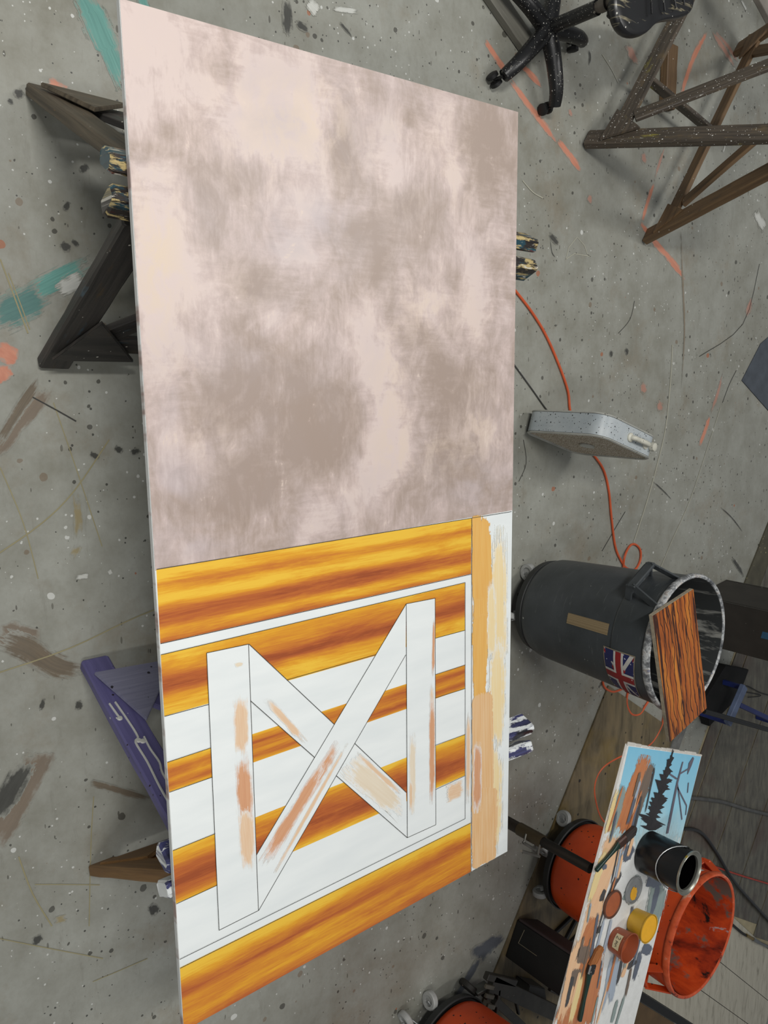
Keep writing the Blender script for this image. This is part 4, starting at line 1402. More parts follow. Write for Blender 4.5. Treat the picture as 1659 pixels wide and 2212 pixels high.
def flag_poly(name, quads, off, m, parent):
    b = BM()
    for q in quads:
        def sk(i, j, q=q):
            a = (q[0][0] + (q[1][0] - q[0][0]) * i, q[0][1] + (q[1][1] - q[0][1]) * i)
            d2 = (q[3][0] + (q[2][0] - q[3][0]) * i, q[3][1] + (q[2][1] - q[3][1]) * i)
            return (a[0] + (d2[0] - a[0]) * j, a[1] + (d2[1] - a[1]) * j)
        canpatch(b, fmap, 0, 1, 0, 1, off, 8, 3, sk)
    return obj(name, b, m, parent)


FW_ = plain('flag_white', (206, 202, 196), .5, var=.15)
FR_ = plain('flag_red', (150, 34, 36), .5, var=.2, splats=(((206, 202, 196), 60, .2, .2),))
FB_ = plain('flag_blue', (40, 44, 96), .5, var=.2, splats=(((200, 200, 204), 70, .3, .25),))
flag = flag_poly('flag_sticker', [[(-.02, -.03), (1.02, -.03), (1.02, 1.03), (-.02, 1.03)]], .0016, plain('sticker_edge', (150, 138, 116), .6), can)
flag_poly('blue_field', [[(0, 0), (1, 0), (1, 1), (0, 1)]], .0022, FB_, flag)
w_ = .085
flag_poly('white_saltire', [[(0, 0), (w_, 0), (1, 1), (1 - w_, 1)], [(0, 1), (w_, 1), (1, 0), (1 - w_, 0)],
                            [(0, 0), (1, 1 - w_), (1, 1), (0, w_ * 1.6)], [(0, 1), (1, w_), (1, 0), (0, 1 - w_ * 1.6)]], .0027, FW_, flag)
w_ = .045
flag_poly('red_saltire', [[(.0, .0), (w_ * 1.6, 0), (1, 1 - w_), (1 - w_, 1)], [(0, 1), (w_ * 1.6, 1), (1, w_), (1 - w_, 0)]], .0031, FR_, flag)
flag_poly('white_cross', [[(.38, 0), (.62, 0), (.62, 1), (.38, 1)], [(0, .34), (1, .34), (1, .66), (0, .66)]], .0036, FW_, flag)
flag_poly('red_cross', [[(.43, 0), (.57, 0), (.57, 1), (.43, 1)], [(0, .41), (1, .41), (1, .59), (0, .59)]], .0042, FR_, flag)

# wood sample resting across the rim
SAM = Mat('wood_grain_sample', 0.35)
v = SAM.map(SAM.co, (1, 1, 1), rot=(0, 0, math.radians(-15)))
n = SAM.noise(SAM.map(v, (1.3, 14, 1)), 1.6, 5, .6, .8)
n2 = SAM.noise(SAM.map(v, (2.2, 46, 1), (3, 0, 0)), 1.0, 4, .55, 1.2)
c = SAM.ramp(n, [(.3, srgb(122, 62, 24)), (.48, srgb(172, 92, 34)), (.66, srgb(208, 134, 50))])
c = SAM.mix(SAM.step(n2, .575, .60), c, srgb(58, 28, 16))
wn = SAM.new('ShaderNodeTexWave', wave_type='BANDS', bands_direction='Y')
SAM.link(SAM.map(v, (1.0, 1, 1)), wn.inputs['Vector'])
wn.inputs['Scale'].default_value = 11
wn.inputs['Distortion'].default_value = 7
wn.inputs['Detail'].default_value = 3
wn.inputs['Detail Scale'].default_value = .7
c = SAM.mix(SAM.step(wn.outputs['Fac'], .90, .97), c, srgb(62, 30, 18))
SAM.color(c)
sz = .858
sq = [at(1410, 1330, sz), at(1498, 1272, sz), at(1527, 1530, sz), at(1447, 1604, sz)]
smp = thing('wood_sample', 'orange brown wood-grain painted sample board lying across the grey can rim', 'board', (sq[0] + sq[2]) / 2 - Vector((0, 0, .018)))
b = BM()
prism(b, ccw(sq), sz - .018, sz - .0008)
obj('core_board', b, plain('ply_edge', (172, 160, 138), .6, var=.3, scale=60), smp, bevel=.0015)
b = BM()
ctr_ = (sq[0] + sq[2]) / 2
prism(b, ccw([ctr_ + (Vector(p) - ctr_) * .996 for p in sq]), sz - .0008, sz)
obj('painted_face', b, SAM.m, smp)

# orange bins
ORP = Mat('orange_can_plastic', 0.40)
n = ORP.noise(ORP.co, 5, 4)
c = ORP.mix(ORP.step(n, .35, .65), srgb(186, 64, 24), srgb(206, 76, 28))
c = ORP.mix(ORP.splat(ORP.co, 55, .28, .42), c, srgb(34, 24, 20))
ORP.color(c)
ORIM = Mat('orange_caked_rim', .42)
n = ORIM.noise(ORIM.co, 14, 5, .65)
c = ORIM.ramp(n, [(.32, srgb(28, 24, 22)), (.40, srgb(190, 74, 36)), (.60, srgb(214, 96, 56)), (.68, srgb(206, 160, 140)), (.76, srgb(210, 160, 50))])
ORIM.color(c)
OIN = Mat('orange_smeared_inside', .38)
n = OIN.noise(OIN.map(OIN.co, (1, 1, .5)), 7, 6, .65, .6)
n2 = OIN.noise(OIN.map(OIN.co, (1, 1, 1), (5, 2, 1)), 4, 5, .65, .3)
c = OIN.ramp(n, [(.30, srgb(60, 24, 18)), (.42, srgb(150, 48, 24)), (.58, srgb(206, 74, 30)), (.7, srgb(216, 92, 44))])
c = OIN.mix(OIN.step(n2, .55, .60), c, srgb(104, 97, 88))
c = OIN.mix(OIN.step(n2, .42, .38), c, srgb(30, 26, 24))
c = OIN.mix(OIN.step(OIN.noise(OIN.map(OIN.co, (1, 1, .4), (1, 9, 3)), 9, 5, .7, .5), .64, .68), c, srgb(176, 166, 164))
OIN.color(c)
OX, OY = 2.105, 1.850
hA = at(1425, 2085, .74)
hAz = math.atan2(hA.y - OY, hA.x - OX)
obin = trash_can('big orange round bin with paint-caked open rim behind the palette board', OX, OY, ORP.m, ORIM.m, OIN.m, DOLLY,
                 [(1.872, 1.835), (1.985, 1.676), (2.22, 1.66), (2.30, 1.90), (2.08, 2.05)], [hAz, hAz + math.pi], WHEEL, ZINC, .240, .312)
b = BM()
def oslap(azd0, azd1, z0, z1, off=.002):
    bb = BM()
    canpatch(bb, lambda s, t_: (azd0 + (azd1 - azd0) * s, z0 + (z1 - z0) * t_), 0, 1, 0, 1, off, 6, 3, c=(OX, OY))
    return bb
lp_ = at(1500, 1895, .74)
az_ = math.degrees(math.atan2(lp_.y - OY, lp_.x - OX))
obj('paper_label', oslap(az_ - 2, az_ + 16, .70, .775), plain('paper', (190, 192, 190), .6, splats=(((90, 90, 92), 120, .3, .3),)), obin)
b.free()
trash_can('second orange bin of which only the base and casters show at the bottom edge', 2.655, 0.945, ORP.m, ORIM.m, OIN.m, DOLLY,
          [(2.425, .885), (2.44, .735), (2.70, .74), (2.83, 1.0), (2.62, 1.15)], [0.6, 0.6 + math.pi], WHEEL, ZINC, .240, .312)

# ================================================================== STAND, PALETTE BOARD AND WHAT LIES ON IT
PZ = 1.05
pt = at(1290, 1890, PZ)
_e = (at(1516, 1632, PZ) - at(1357, 1608, PZ)).normalized()
SX, SY = pt.x + _e.x * .028, pt.y + _e.y * .028
st = thing('post_stand', 'dark steel post stand with locking levers holding up the palette board', 'stand', (SX, SY, 0))
STEEL = plain('dark_steel', (44, 38, 32), .5, .4, splats=(((110, 108, 102), 70, .2, .15),))
b = BM()
tube(b, [(SX, SY, .03), (SX, SY, .70)], .021, 16)
obj('outer_tube', b, STEEL, st, smooth=True)
b = BM()
tube(b, [(SX, SY, .68), (SX, SY, PZ - .045)], .0175, 16)
obj('inner_tube', b, plain('near_black_steel', (26, 23, 20), .5, .4), st, smooth=True)
b = BM()
lathe(b, [(0, .69), (.0235, .69), (.0235, .80), (.0, .80)], (SX, SY, 0), 18)
obj('collar', b, plain('olive_collar', (62, 52, 34), .5, .3), st, smooth=True)
LEV = plain('dull_lever', (110, 108, 102), .4, .6)
for zz, pts in ((.74, ((1136, 1802), (1133, 1816), (1130, 1820))), (.80, ((1166, 1826), (1163, 1838), (1162, 1850)))):
    b = BM()
    P = [at(x, y, zz) for x, y in pts]
    tube(b, [Vector((SX, SY, zz)), P[0], P[1], P[2]], .004, 8)
    e0_, e1_ = ((1130, 1820), (1157, 1836)) if zz < .77 else ((1126, 1838), (1165, 1850))
    tube(b, [at(*e0_, zz), at(*e1_, zz)], .0052, 8)
    obj('locking_lever', b, LEV, st, smooth=True)
for k in range(3):
    a = math.radians((-48, 32, 112)[k])
    b = BM()
    beam(b, (SX, SY, .05), (SX + .27 * math.cos(a), SY + .27 * math.sin(a), .014), .028, .024, (0, 0, 1), .004, 3)
    obj('foot', b, STEEL, st)
pc = [at(1357, 1608, PZ), at(1516, 1632, PZ), at(1370, 2212, PZ), at(1200, 2212, PZ)]
pu = ((pc[2] - pc[1]).normalized() + (pc[3] - pc[0]).normalized()).normalized()
b = BM()
pv = (pc[1] - pc[0]).normalized()
beam(b, Vector((SX, SY, PZ - .036)) + pv * .03, Vector((SX, SY, PZ - .036)) + pv * .42, .05, .028, (0, 0, 1), .003, 3)
bmesh.ops.translate(b, verts=b.verts[:], vec=(0, 0, (PZ - .012) - max(v.co.z for v in b.verts)))
obj('support_bar', b, STEEL, st)

pal = thing('palette_board', 'long white board smeared with sky blue trees and orange paint used as palette', 'board', (pc[0] + pc[1] + pc[2] + pc[3]) / 4 - Vector((0, 0, .012)))
far = .32
pq = [pc[0], pc[1], pc[2] + (pc[2] - pc[1]) * far, pc[3] + (pc[3] - pc[0]) * far]
PALW = Mat('palette_white', .45)
g = PALW.noise(PALW.co, 40, 4, .7)
c = PALW.mix(PALW.step(g, .3, .7), srgb(214, 215, 212), srgb(228, 229, 227))
c = PALW.mix(PALW.math('MULTIPLY', PALW.splat(PALW.co, 80, .2, .12), .8), c, srgb(50, 54, 64))
PALW.color(c)
b = BM()
prism(b, ccw(pq), PZ - .012, PZ)
obj('core_board', b, PALW.m, pal, bevel=.0015)
b = BM()
for k in range(12):
    p = pq[0].lerp(pq[1], (k + .5) / 12)
    q = p - pu * random.uniform(.001, .006)
    beam(b, p + pu * .004 + Vector((0, 0, -.003)), q - pu * .002 + Vector((0, 0, -.002)), .036 * random.uniform(.9, 1.4), .006, (pq[1] - pq[0]), .0015, 1)
obj('torn_edge', b, plain('torn_paper', (208, 204, 196), .7), pal)


def pp(px, py, dz):
    p = at(px, py, PZ)
    return Vector((p.x, p.y, PZ + dz))


def ps(m, c4, dz=.0008, nm='paint_smear', nu=10, nv=4):
    b = BM()
    patch(b, [pp(*p, dz) for p in c4], nu, nv)
    obj(nm, b, m, pal, fix=False)


SKY = Mat('sky_paint', .4)
sepu = SKY.new('ShaderNodeSeparateXYZ')
SKY.link(SKY.uv, sepu.inputs[0])
s = SKY.noise(SKY.map(SKY.uv, (3, 10, 1)), 1, 5, .65)
s3 = SKY.noise(SKY.map(SKY.uv, (8, 50, 1)), 1, 5, .65)
k = SKY.math('ADD', sepu.outputs[0], SKY.math('MULTIPLY', SKY.math('SUBTRACT', s, .5), .5))
SKY.color(SKY.ramp(k, [(0, srgb(126, 190, 218)), (.5, srgb(150, 204, 224)), (.9, srgb(190, 218, 224)), (1, srgb(206, 222, 222))]))
SKY.alpha(SKY.step(SKY.math('ADD', sepu.outputs[0], SKY.math('MULTIPLY', SKY.math('SUBTRACT', s3, .5), .9)), 1.0, .78))
ps(SKY.m, [(1358, 1612), (1310, 1830), (1462, 1850), (1514, 1634)], .0004)
PB = stroke_mat('burnt_orange_smear', (176, 100, 50), (196, 122, 66), .95, 22, .55, .4, .12, 1.05, sub=(220, 221, 219), soft=.52)
PB2 = stroke_mat('peach_smear', (226, 172, 122), (232, 190, 146), .9, 20, .5, .4, .12, 1.0, sub=(220, 221, 219), soft=.52)
PY = stroke_mat('yellow_smear', (232, 196, 110), (230, 210, 150), .85, 16, .5, .4, .15, 0.95, sub=(220, 221, 219), soft=.52)
PDK = stroke_mat('dark_brown_smear', (84, 62, 44), (104, 80, 56), .9, 14, .55, .4, .2, 0.95, sub=(220, 221, 219), soft=.52)
PGR = stroke_mat('grey_green_smear', (128, 146, 140), (104, 124, 122), .85, 16, .6, .4, .15, 0.85, sub=(220, 221, 219), soft=.52)
PNV = stroke_mat('navy_smear', (52, 62, 84), (70, 82, 102), .9, 16, .6, .4, .18, 0.85, sub=(220, 221, 219), soft=.52)
PBL = stroke_mat('blue_grey_streak', (120, 138, 162), (150, 166, 184), .75, 24, .6, .4, .15, 0.8, sub=(220, 221, 219), soft=.52)
PBK = stroke_mat('black_smear', (40, 38, 40), (54, 52, 54), .95, 10, .5, .4, .16, 0.95, sub=(220, 221, 219), soft=.52)
for m, q in ((PB2, [(1308, 1790), (1228, 2110), (1262, 2120), (1346, 1800)]),
             (PY, [(1330, 1700), (1300, 1800), (1330, 1810), (1362, 1710)]),
             (PGR, [(1338, 1690), (1316, 1790), (1334, 1796), (1356, 1700)]),
             (PB, [(1240, 2040), (1188, 2240), (1262, 2240), (1300, 2050)]),
             (PB2, [(1330, 1800), (1262, 1960), (1285, 1970), (1352, 1830)]),
             (PB, [(1380, 1626), (1322, 1800), (1356, 1810), (1412, 1632)]),
             (PB, [(1376, 1640), (1340, 1740), (1378, 1750), (1400, 1650)]),
             (PDK, [(1400, 1640), (1362, 1760), (1382, 1770), (1418, 1650)]),
             (PB, [(1275, 1975), (1222, 2110), (1252, 2118), (1300, 1990)]),
             (PB2, [(1240, 2020), (1198, 2212), (1222, 2212), (1266, 2030)]),
             (PB, [(1262, 2060), (1214, 2230), (1282, 2230), (1308, 2050)]),
             (PDK, [(1250, 2040), (1240, 2080), (1270, 2085), (1278, 2042)]),
             (PDK, [(1236, 2090), (1228, 2130), (1244, 2134), (1258, 2092)]),
             (PY, [(1248, 2100), (1224, 2212), (1238, 2212), (1262, 2100)]),
             (PY, [(1300, 1830), (1262, 1960), (1276, 1960), (1318, 1830)]),
             (PGR, [(1372, 1880), (1340, 1940), (1362, 1960), (1392, 1900)]),
             (PGR, [(1404, 1890), (1386, 2000), (1424, 2010), (1446, 1915)]),
             (PNV, [(1415, 1900), (1400, 1980), (1410, 1984), (1430, 1910)]),
             (PNV, [(1398, 1884), (1390, 1914), (1424, 1922), (1436, 1896)]),
             (PNV, [(1352, 1820), (1330, 1860), (1356, 1866), (1376, 1830)]),
             (PNV, [(1390, 2030), (1380, 2060), (1402, 2068), (1412, 2044)]),
             (PNV, [(1378, 2050), (1362, 2120), (1372, 2122), (1390, 2052)]),
             (PBL, [(1330, 2010), (1306, 2180), (1322, 2184), (1350, 2014)]),
             (PBL, [(1316, 2060), (1294, 2190), (1304, 2192), (1330, 2062)]),
             (PBK, [(1336, 1870), (1306, 1940), (1316, 1944), (1346, 1882)]),
             (PBK, [(1303, 1918), (1290, 1946), (1302, 1950), (1310, 1922)]),
             (PBK, [(1290, 2000), (1284, 2016), (1296, 2018), (1302, 1998)]),
             (PBK, [(1366, 2070), (1348, 2090), (1356, 2096), (1380, 2076)]),
             (PNV, [(1296, 1868), (1300, 1880), (1312, 1876), (1310, 1864)])):
    PSZ = globals().get('PSZ', .0008) + .00005
    ps(m, q, PSZ)
# pine silhouettes
PIND = plain('pine_paint', (46, 44, 46), .45)


def pine(base, tip, wpx, n, dz):
    b = BM()
    B, T = Vector((base[0], base[1])), Vector((tip[0], tip[1]))
    ax_ = (T - B)
    sd = Vector((-ax_.y, ax_.x)).normalized()
    tri = []
    for k in range(n):
        f = k / n
        c_ = B + ax_ * f
        wdt = wpx * (1 - f) ** .75 * random.uniform(.45, 1.1)
        for s in (-1, 1):
            w2 = wdt * random.uniform(.45, 1.2)
            up_ = ax_ * random.uniform(.0, .08)
            tri.append([c_ - ax_ * .02, c_ + sd * s * w2 * .5 + up_ * .3 - ax_ * .012, c_ + sd * s * w2 + up_ * 1.4, c_ + sd * s * w2 * .45 + up_ * 1.1 + ax_ * .02, c_ + ax_ * .045])
    for q in tri:
        vs = [b.verts.new(pp(p.x, p.y, dz + random.random() * .0006)) for p in q]
        f = b.faces.new(vs)
        f.normal_update()
        if f.normal.z < 0:
            f.normal_flip()
    vs = [b.verts.new(pp(p.x, p.y, dz)) for p in (B - sd * wpx * .22, B + sd * wpx * .22, T + sd * .6, T - sd * .6)]
    f = b.faces.new(vs)
    f.normal_update()
    if f.normal.z < 0:
        f.normal_flip()
    obj('painted_pine', b, PIND, pal, fix=False)


pine((1402, 1790), (1452, 1625), 36, 30, .0024)
rs = random.Random(5)
for k in range(46):
    m = (PNV, PBK, PB2, PBL, PDK, PB, PGR)[k % 7]
    f, g_ = rs.uniform(.12, .95), rs.uniform(.04, .8)
    if g_ > .42 and f < .5:
        g_ *= .5
    cx_, cy_ = 1357 + (1200 - 1357) * f + 165 * g_, 1612 + 600 * f + 16 * g_
    ln2, w2 = rs.uniform(18, 60), rs.uniform(1.6, 4.2)
    ux, uy = -.25 + rs.uniform(-.1, .1), .96
    PSZ += .00004
    ps(m, [(cx_ - ux * ln2 - w2, cy_ - uy * ln2), (cx_ + ux * ln2 - w2, cy_ + uy * ln2), (cx_ + ux * ln2 + w2, cy_ + uy * ln2), (cx_ - ux * ln2 + w2, cy_ - uy * ln2)], PSZ, nu=4, nv=2)
PGT = plain('grey_tree_paint', (104, 100, 112), .45)
b = BM()
ribbon(b, [pp(*p, .0026) for p in ((1440, 1800), (1452, 1740), (1462, 1690), (1474, 1645))], [.016, .016, .013, .008])
for a_, e_ in (((1462, 1700), (1482, 1740)), ((1462, 1690), (1472, 1770)), ((1461, 1682), (1446, 1672)), ((1466, 1672), (1486, 1660)), ((1482, 1740), (1480, 1760)), ((1486, 1690), (1484, 1712))):
    ribbon(b, [pp(*a_, .0028), pp(*e_, .0028)], .006)
ribbon(b, [pp(*p, .0026) for p in ((1484, 1672), (1490, 1650), (1497, 1636))], [.004, .026, .012])
obj('painted_tree', b, PGT, pal, fix=False)

# black paint can
KX, KY = 1.222, .995
KR, KH = .0735, .165
BLK = plain('gloss_black_tin', (14, 15, 16), .28, 0.0, var=.2, splats=(((190, 190, 186), 60, .12, .08),))
tin = thing('paint_can', 'gloss black paint can with wire bail standing on the palette board', 'can', (KX, KY, PZ + .002))
b = BM()
z0 = PZ + .0022
lathe(b, [(0, z0 + .004), (KR - .006, z0 + .004), (KR - .003, z0), (KR, z0 + .002), (KR, z0 + KH - .006), (KR - .002, z0 + KH - .002)], (KX, KY, 0), 44, cap=False)
obj('can_body', b, BLK, tin, smooth=True)
b = BM()
zt = z0 + KH
lathe(b, [(KR - .003, zt - .004), (KR + .002, zt - .004), (KR + .003, zt), (KR - .001, zt + .002), (KR - .004, zt - .002), (KR - .008, zt - .005), (KR - .011, zt - .002), (KR - .014, zt - .004), (KR - .014, zt - .012)], (KX, KY, 0), 44, cap=False)
obj('can_rim', b, plain('tin_rim', (150, 150, 140), .3, .7, splats=(((190, 160, 60), 40, .3, .2),)), tin, smooth=True)
b = BM()
lathe(b, [(KR - .013, zt - .006), (KR - .004, zt - .02), (KR - .004, z0 + .01), (0, z0 + .01)], (KX, KY, 0), 40, cap=False)
obj('can_inside', b, plain('wet_black', (8, 8, 9), .25), tin, smooth=True)
b = BM()
e0_ = at(1404, 1915, zt - .03)
ears = []
dirb = Vector((math.cos(math.radians(-18)), math.sin(math.radians(-18)), 0))
eA, eB = Vector((KX, KY, zt - .028)) - dirb * (KR + .004), Vector((KX, KY, zt - .028)) + dirb * (KR + .004)
sag = Vector((dirb.y, -dirb.x, 0))
P = []
for k in range(17):
    a = math.pi * k / 16
    mid = (eA + eB) / 2 - dirb * ((KR + .004) * math.cos(a)) + sag * ((KR + .006) * math.sin(a)) - Vector((0, 0, .052 * math.sin(a)))
    P.append(mid)
tube(b, P, .0019, 8)
obj('wire_bail', b, plain('bail_wire', (196, 198, 198), .3, .8), tin, smooth=True)
for e_ in (eA, eB):
    b = BM()
    o_ = (e_ - Vector((KX, KY, e_.z))).normalized()
    lathe(b, [(0, -.002), (.009, -.002), (.009, .002), (0, .004)], e_ - o_ * .003, 14, Matrix((Vector((0, 0, 1)), o_.cross(Vector((0, 0, 1))), o_)).transposed())
    obj('bail_ear', b, BLK, tin, smooth=True)


# cups and lids
def cup(label, cx, cy, r0, r1, h, m, paint, level, group):
    t = thing('paint_cup', label, 'cup', (cx, cy, PZ + .002), group)
    b = BM()
    z = PZ + .0022
    lathe(b, [(0, z), (r0, z), (r1 - .001, z + h - .004), (r1 + .001, z + h - .003), (r1 + .001, z + h), (r1 - .002, z + h), (r1 - .003, z + h - .004), (r0 - .003, z + .004), (0, z + .004)], (cx, cy, 0), 36, cap=False)
    obj('cup_wall', b, m, t, smooth=True)
    b = BM()
    rl = r0 + (r1 - r0) * level - .0035
    lathe(b, [(0, z + h * level), (rl * .5, z + h * level + .001), (rl, z + h * level)], (cx, cy, 0), 32, cap=False)
    obj('paint', b, paint, t, smooth=True)
    return t


YP = plain('yellow_paint', (238, 176, 32), .4, var=.08, scale=40)
BRP = plain('sienna_paint', (160, 78, 42), .35, var=.1, scale=30)
cup('small yellow plastic cup brim full of yellow paint', 1.462, .936, .042, .050, .062, plain('yellow_cup', (200, 156, 44), .45, var=.15), YP, .965, 'paint cups')
bc = cup('small brown plastic cup with masking tape holding a little sienna paint', 1.482, .826, .042, .050, .060, plain('brown_cup', (150, 76, 46), .45, var=.15, splats=(((206, 150, 120), 70, .25, .2),)), BRP, .42, 'paint cups')
b = BM()
V0 = []
for j in range(2):
    row = []
    for i in range(9):
        a = math.radians(-178 + 62 * i / 8 + 20)
        z = PZ + .022 + j * .026
        r = .042 + .008 * (z - PZ) / .06 + .0012
        row.append(b.verts.new((1.482 + r * math.cos(a + math.radians(0)), .826 + r * math.sin(a), z)))
    V0.append(row)
for i in range(8):
    b.faces.new((V0[0][i], V0[0][i + 1], V0[1][i + 1], V0[1][i]))
tp = obj('masking_tape', b, plain('masking', (206, 190, 152), .6, var=.1), bc, smooth=True)
b = BM()
def ctape(u, v_):
    a = math.radians(-158 + 62 * u)
    z = PZ + .022 + v_ * .026
    r = .042 + .008 * (z - PZ) / .06 + .0020
    return Vector((1.482 + r * math.cos(a), .826 + r * math.sin(a), z))
for path in ([(.18, .72), (.24, .84), (.32, .76), (.30, .55), (.18, .24), (.36, .26)], [(.48, .3), (.50, .7), (.56, .42), (.62, .66), (.68, .34), (.76, .62), (.84, .4)]):
    tube(b, smooth_path([ctape(*p) for p in path], 4), .0007, 5)
obj('pen_writing', b, plain('pen_ink', (40, 36, 34), .5), tp)


def lid(label, cx, cy, r, m, top_m, blob):
    t = thing('cup_lid', label, 'lid', (cx, cy, PZ + .002), 'cup lids')
    b = BM()
    z = PZ + .0022
    lathe(b, [(0, z), (r, z), (r + .002, z + .003), (r + .001, z + .008), (r - .004, z + .008), (r - .006, z + .004), (0, z + .004)], (cx, cy, 0), 36, cap=False)
    obj('lid_shell', b, m, t, smooth=True)
    b = BM()
    n = 26
    vs = []
    for k in range(n):
        a = 2 * math.pi * k / n
        rr = blob * (1 if blob > r * .9 else random.uniform(.75, 1.05))
        off = 0 if blob > r * .9 else .014
        vs.append(b.verts.new((cx + off + rr * math.cos(a) * (1 if blob > r * .9 else 1.1), cy + rr * math.sin(a) * (1 if blob > r * .9 else .8), z + .0052)))
    b.faces.new(vs)
    obj('paint', b, top_m, t)


lid('round cup lid coated in sienna brown paint on the palette board', 1.334, .797, .0475, plain('brown_lid', (96, 62, 48), .45), plain('sienna_coat', (166, 90, 56), .4, var=.12, scale=40), .0445)
lid('clear grey cup lid with a blob of yellow paint beside the black can', 1.337, .920, .047, plain('grey_lid', (140, 142, 142), .35, splats=(((90, 70, 50), 60, .3, .3),)), YP, .027)


# brushes
def brush(label, p_end, p_fer, p_brk, p_tip, zf, bris, fer, wid, group):
    a, f0, f1, tpp = (pp(*p, zf) for p in (p_end, p_fer, p_brk, p_tip))
    t = thing('paint_brush', label, 'brush', (a.x, a.y, PZ + .002), group)
    d = (f0 - a).normalized()
    L = (f0 - a).length
    b = BM()
    secs = [(0, .004), (.02, .0075), (.18, .0085), (.45, .0062), (.75, .0075), (.9, .011), (1, wid * .46)]
    rings = []
    sd = Vector((-d.y, d.x, 0))
    for (s, w2) in secs:
        c_ = a + d * (L * s)
        hh = min(w2, .0075)
        rings.append([b.verts.new(c_ + sd * (w2 * math.cos(2 * math.pi * k / 14)) + Vector((0, 0, hh * math.sin(2 * math.pi * k / 14)))) for k in range(14)])
    for r0, r1 in zip(rings[:-1], rings[1:]):
        for k in range(14):
            b.faces.new((r0[k], r0[(k + 1) % 14], r1[(k + 1) % 14], r1[k]))
    b.faces.new(rings[0][::-1])
    b.faces.new(rings[-1])
    obj('handle', b, plain('green_lacquer', (22, 48, 40), .3, splats=(((120, 90, 60), 60, .2, .1),)), t, smooth=True)
    b = BM()
    beam(b, f0 - d * .004, f1, wid, .015, sd, .004, 2)
    obj('ferrule', b, fer, t)
    for k in range(9):
        o_ = sd * (wid * .92 * (k / 8 - .5))
        b = BM()
        beam(b, f1 - d * .002 + o_, tpp + o_ * 1.12 - d * (.012 * abs(k / 4 - 1) ** 2) + Vector((0, 0, -.002)), wid * .12, .011, sd, .001, 2, .0006)
        obj('bristle_tuft', b, bris, t)
    return t


brush('dark green handled brush with black bristles overhanging the palette board edge', (1281, 1878), (1330, 1822), (1346, 1808), (1369, 1786), .011,
      worn_wood('black_bristles', (56, 46, 42), (32, 28, 28), (), .7, (2, 300, 1)), plain('painted_ferrule', (84, 62, 56), .4, .4, splats=(((30, 30, 30), 90, .3, .4),)), .032, 'paint brushes')
brush('dark green handled brush with orange-tipped bristles lying along the palette board', (1246, 2202), (1268, 2098), (1274, 2078), (1292, 2040), .011,
      worn_wood('orange_bristles', (176, 112, 52), (112, 56, 30), (), .7, (2, 300, 1)), plain('blackened_ferrule', (62, 62, 62), .3, .7, splats=(((170, 170, 168), 90, .3, .3),)), .036, 'paint brushes')

# ================================================================== BACKGROUND RIGHT
DK = plain('black_stained_board', (50, 46, 42), .5, var=.3, scale=8, splats=(((120, 120, 114), 60, .2, .15),))
cb = [at(1500, 1287, 0), at(1500, 1386, 0), at(1500, 1402, 0)]
col_t = thing('dark_cabinet', 'tall black stained cabinet side behind the grey trash can', 'cabinet', ((cb[0] + cb[1]) / 2))
dx = (cb[1] - cb[0])
b = BM()
bk = Vector((-dx.y, dx.x, 0)).normalized()
bk = bk if bk.y > 0 else -bk
prism(b, ccw([cb[0], cb[1], cb[1] + bk * .02, cb[0] + bk * .02]), 0.0, 1.3)
obj('front_panel', b, DK, col_t, bevel=.002)
b = BM()
prism(b, ccw([cb[1] + bk * .021 - dx.normalized() * .02, cb[1] + bk * .021, cb[1] + bk * .36, cb[1] + bk * .36 - dx.normalized() * .02]), 0.0, 1.3)
obj('side_panel', b, DK, col_t, bevel=.002)
b = BM()
prism(b, ccw([cb[0] + bk * .021, cb[0] + bk * .021 + dx.normalized() * .02, cb[0] + bk * .36 + dx.normalized() * .02, cb[0] + bk * .36]), 0.0, 1.3)
obj('side_panel', b, DK, col_t, bevel=.002)
b = BM()
prism(b, ccw([cb[0] + bk * .36, cb[1] + bk * .36, cb[1] + bk * .378, cb[0] + bk * .378]), 0.0, 1.3)
obj('back_panel', b, DK, col_t, bevel=.002)
b = BM()
prism(b, ccw([cb[0], cb[1], cb[1] + bk * .378, cb[0] + bk * .378]), 1.3005, 1.32)
obj('top_panel', b, DK, col_t, bevel=.002)
b = BM()
canv = [cb[0].lerp(cb[1], .42), cb[0].lerp(cb[1], .56)]
ob_ = -bk * .0008
vs = [b.verts.new(v_) for v_ in (canv[0] + ob_ + Vector((0, 0, .42)), canv[1] + ob_ + Vector((0, 0, .41)), canv[1] + ob_ + Vector((0, 0, .50)), canv[0] + ob_ + Vector((0, 0, .52)))]
b.faces.new(vs)
obj('blue_paint_patch', b, plain('blue_patch', (52, 92, 124), .5), col_t)

b = BM()
prism(b, ccw([at(1545, 1430, 0), at(1596, 1440, 0), at(1574, 1500, 0), at(1510, 1562, 0), at(1500, 1500, 0)]), .011, .07)  # low black slab put in for the dark void behind the can
tag(on_floor(obj('black_void_slab', b, plain('matt_black', (9, 9, 9), .9), bevel=.004)), 'matt black crate filling the dark void behind the grey trash can', 'slab')

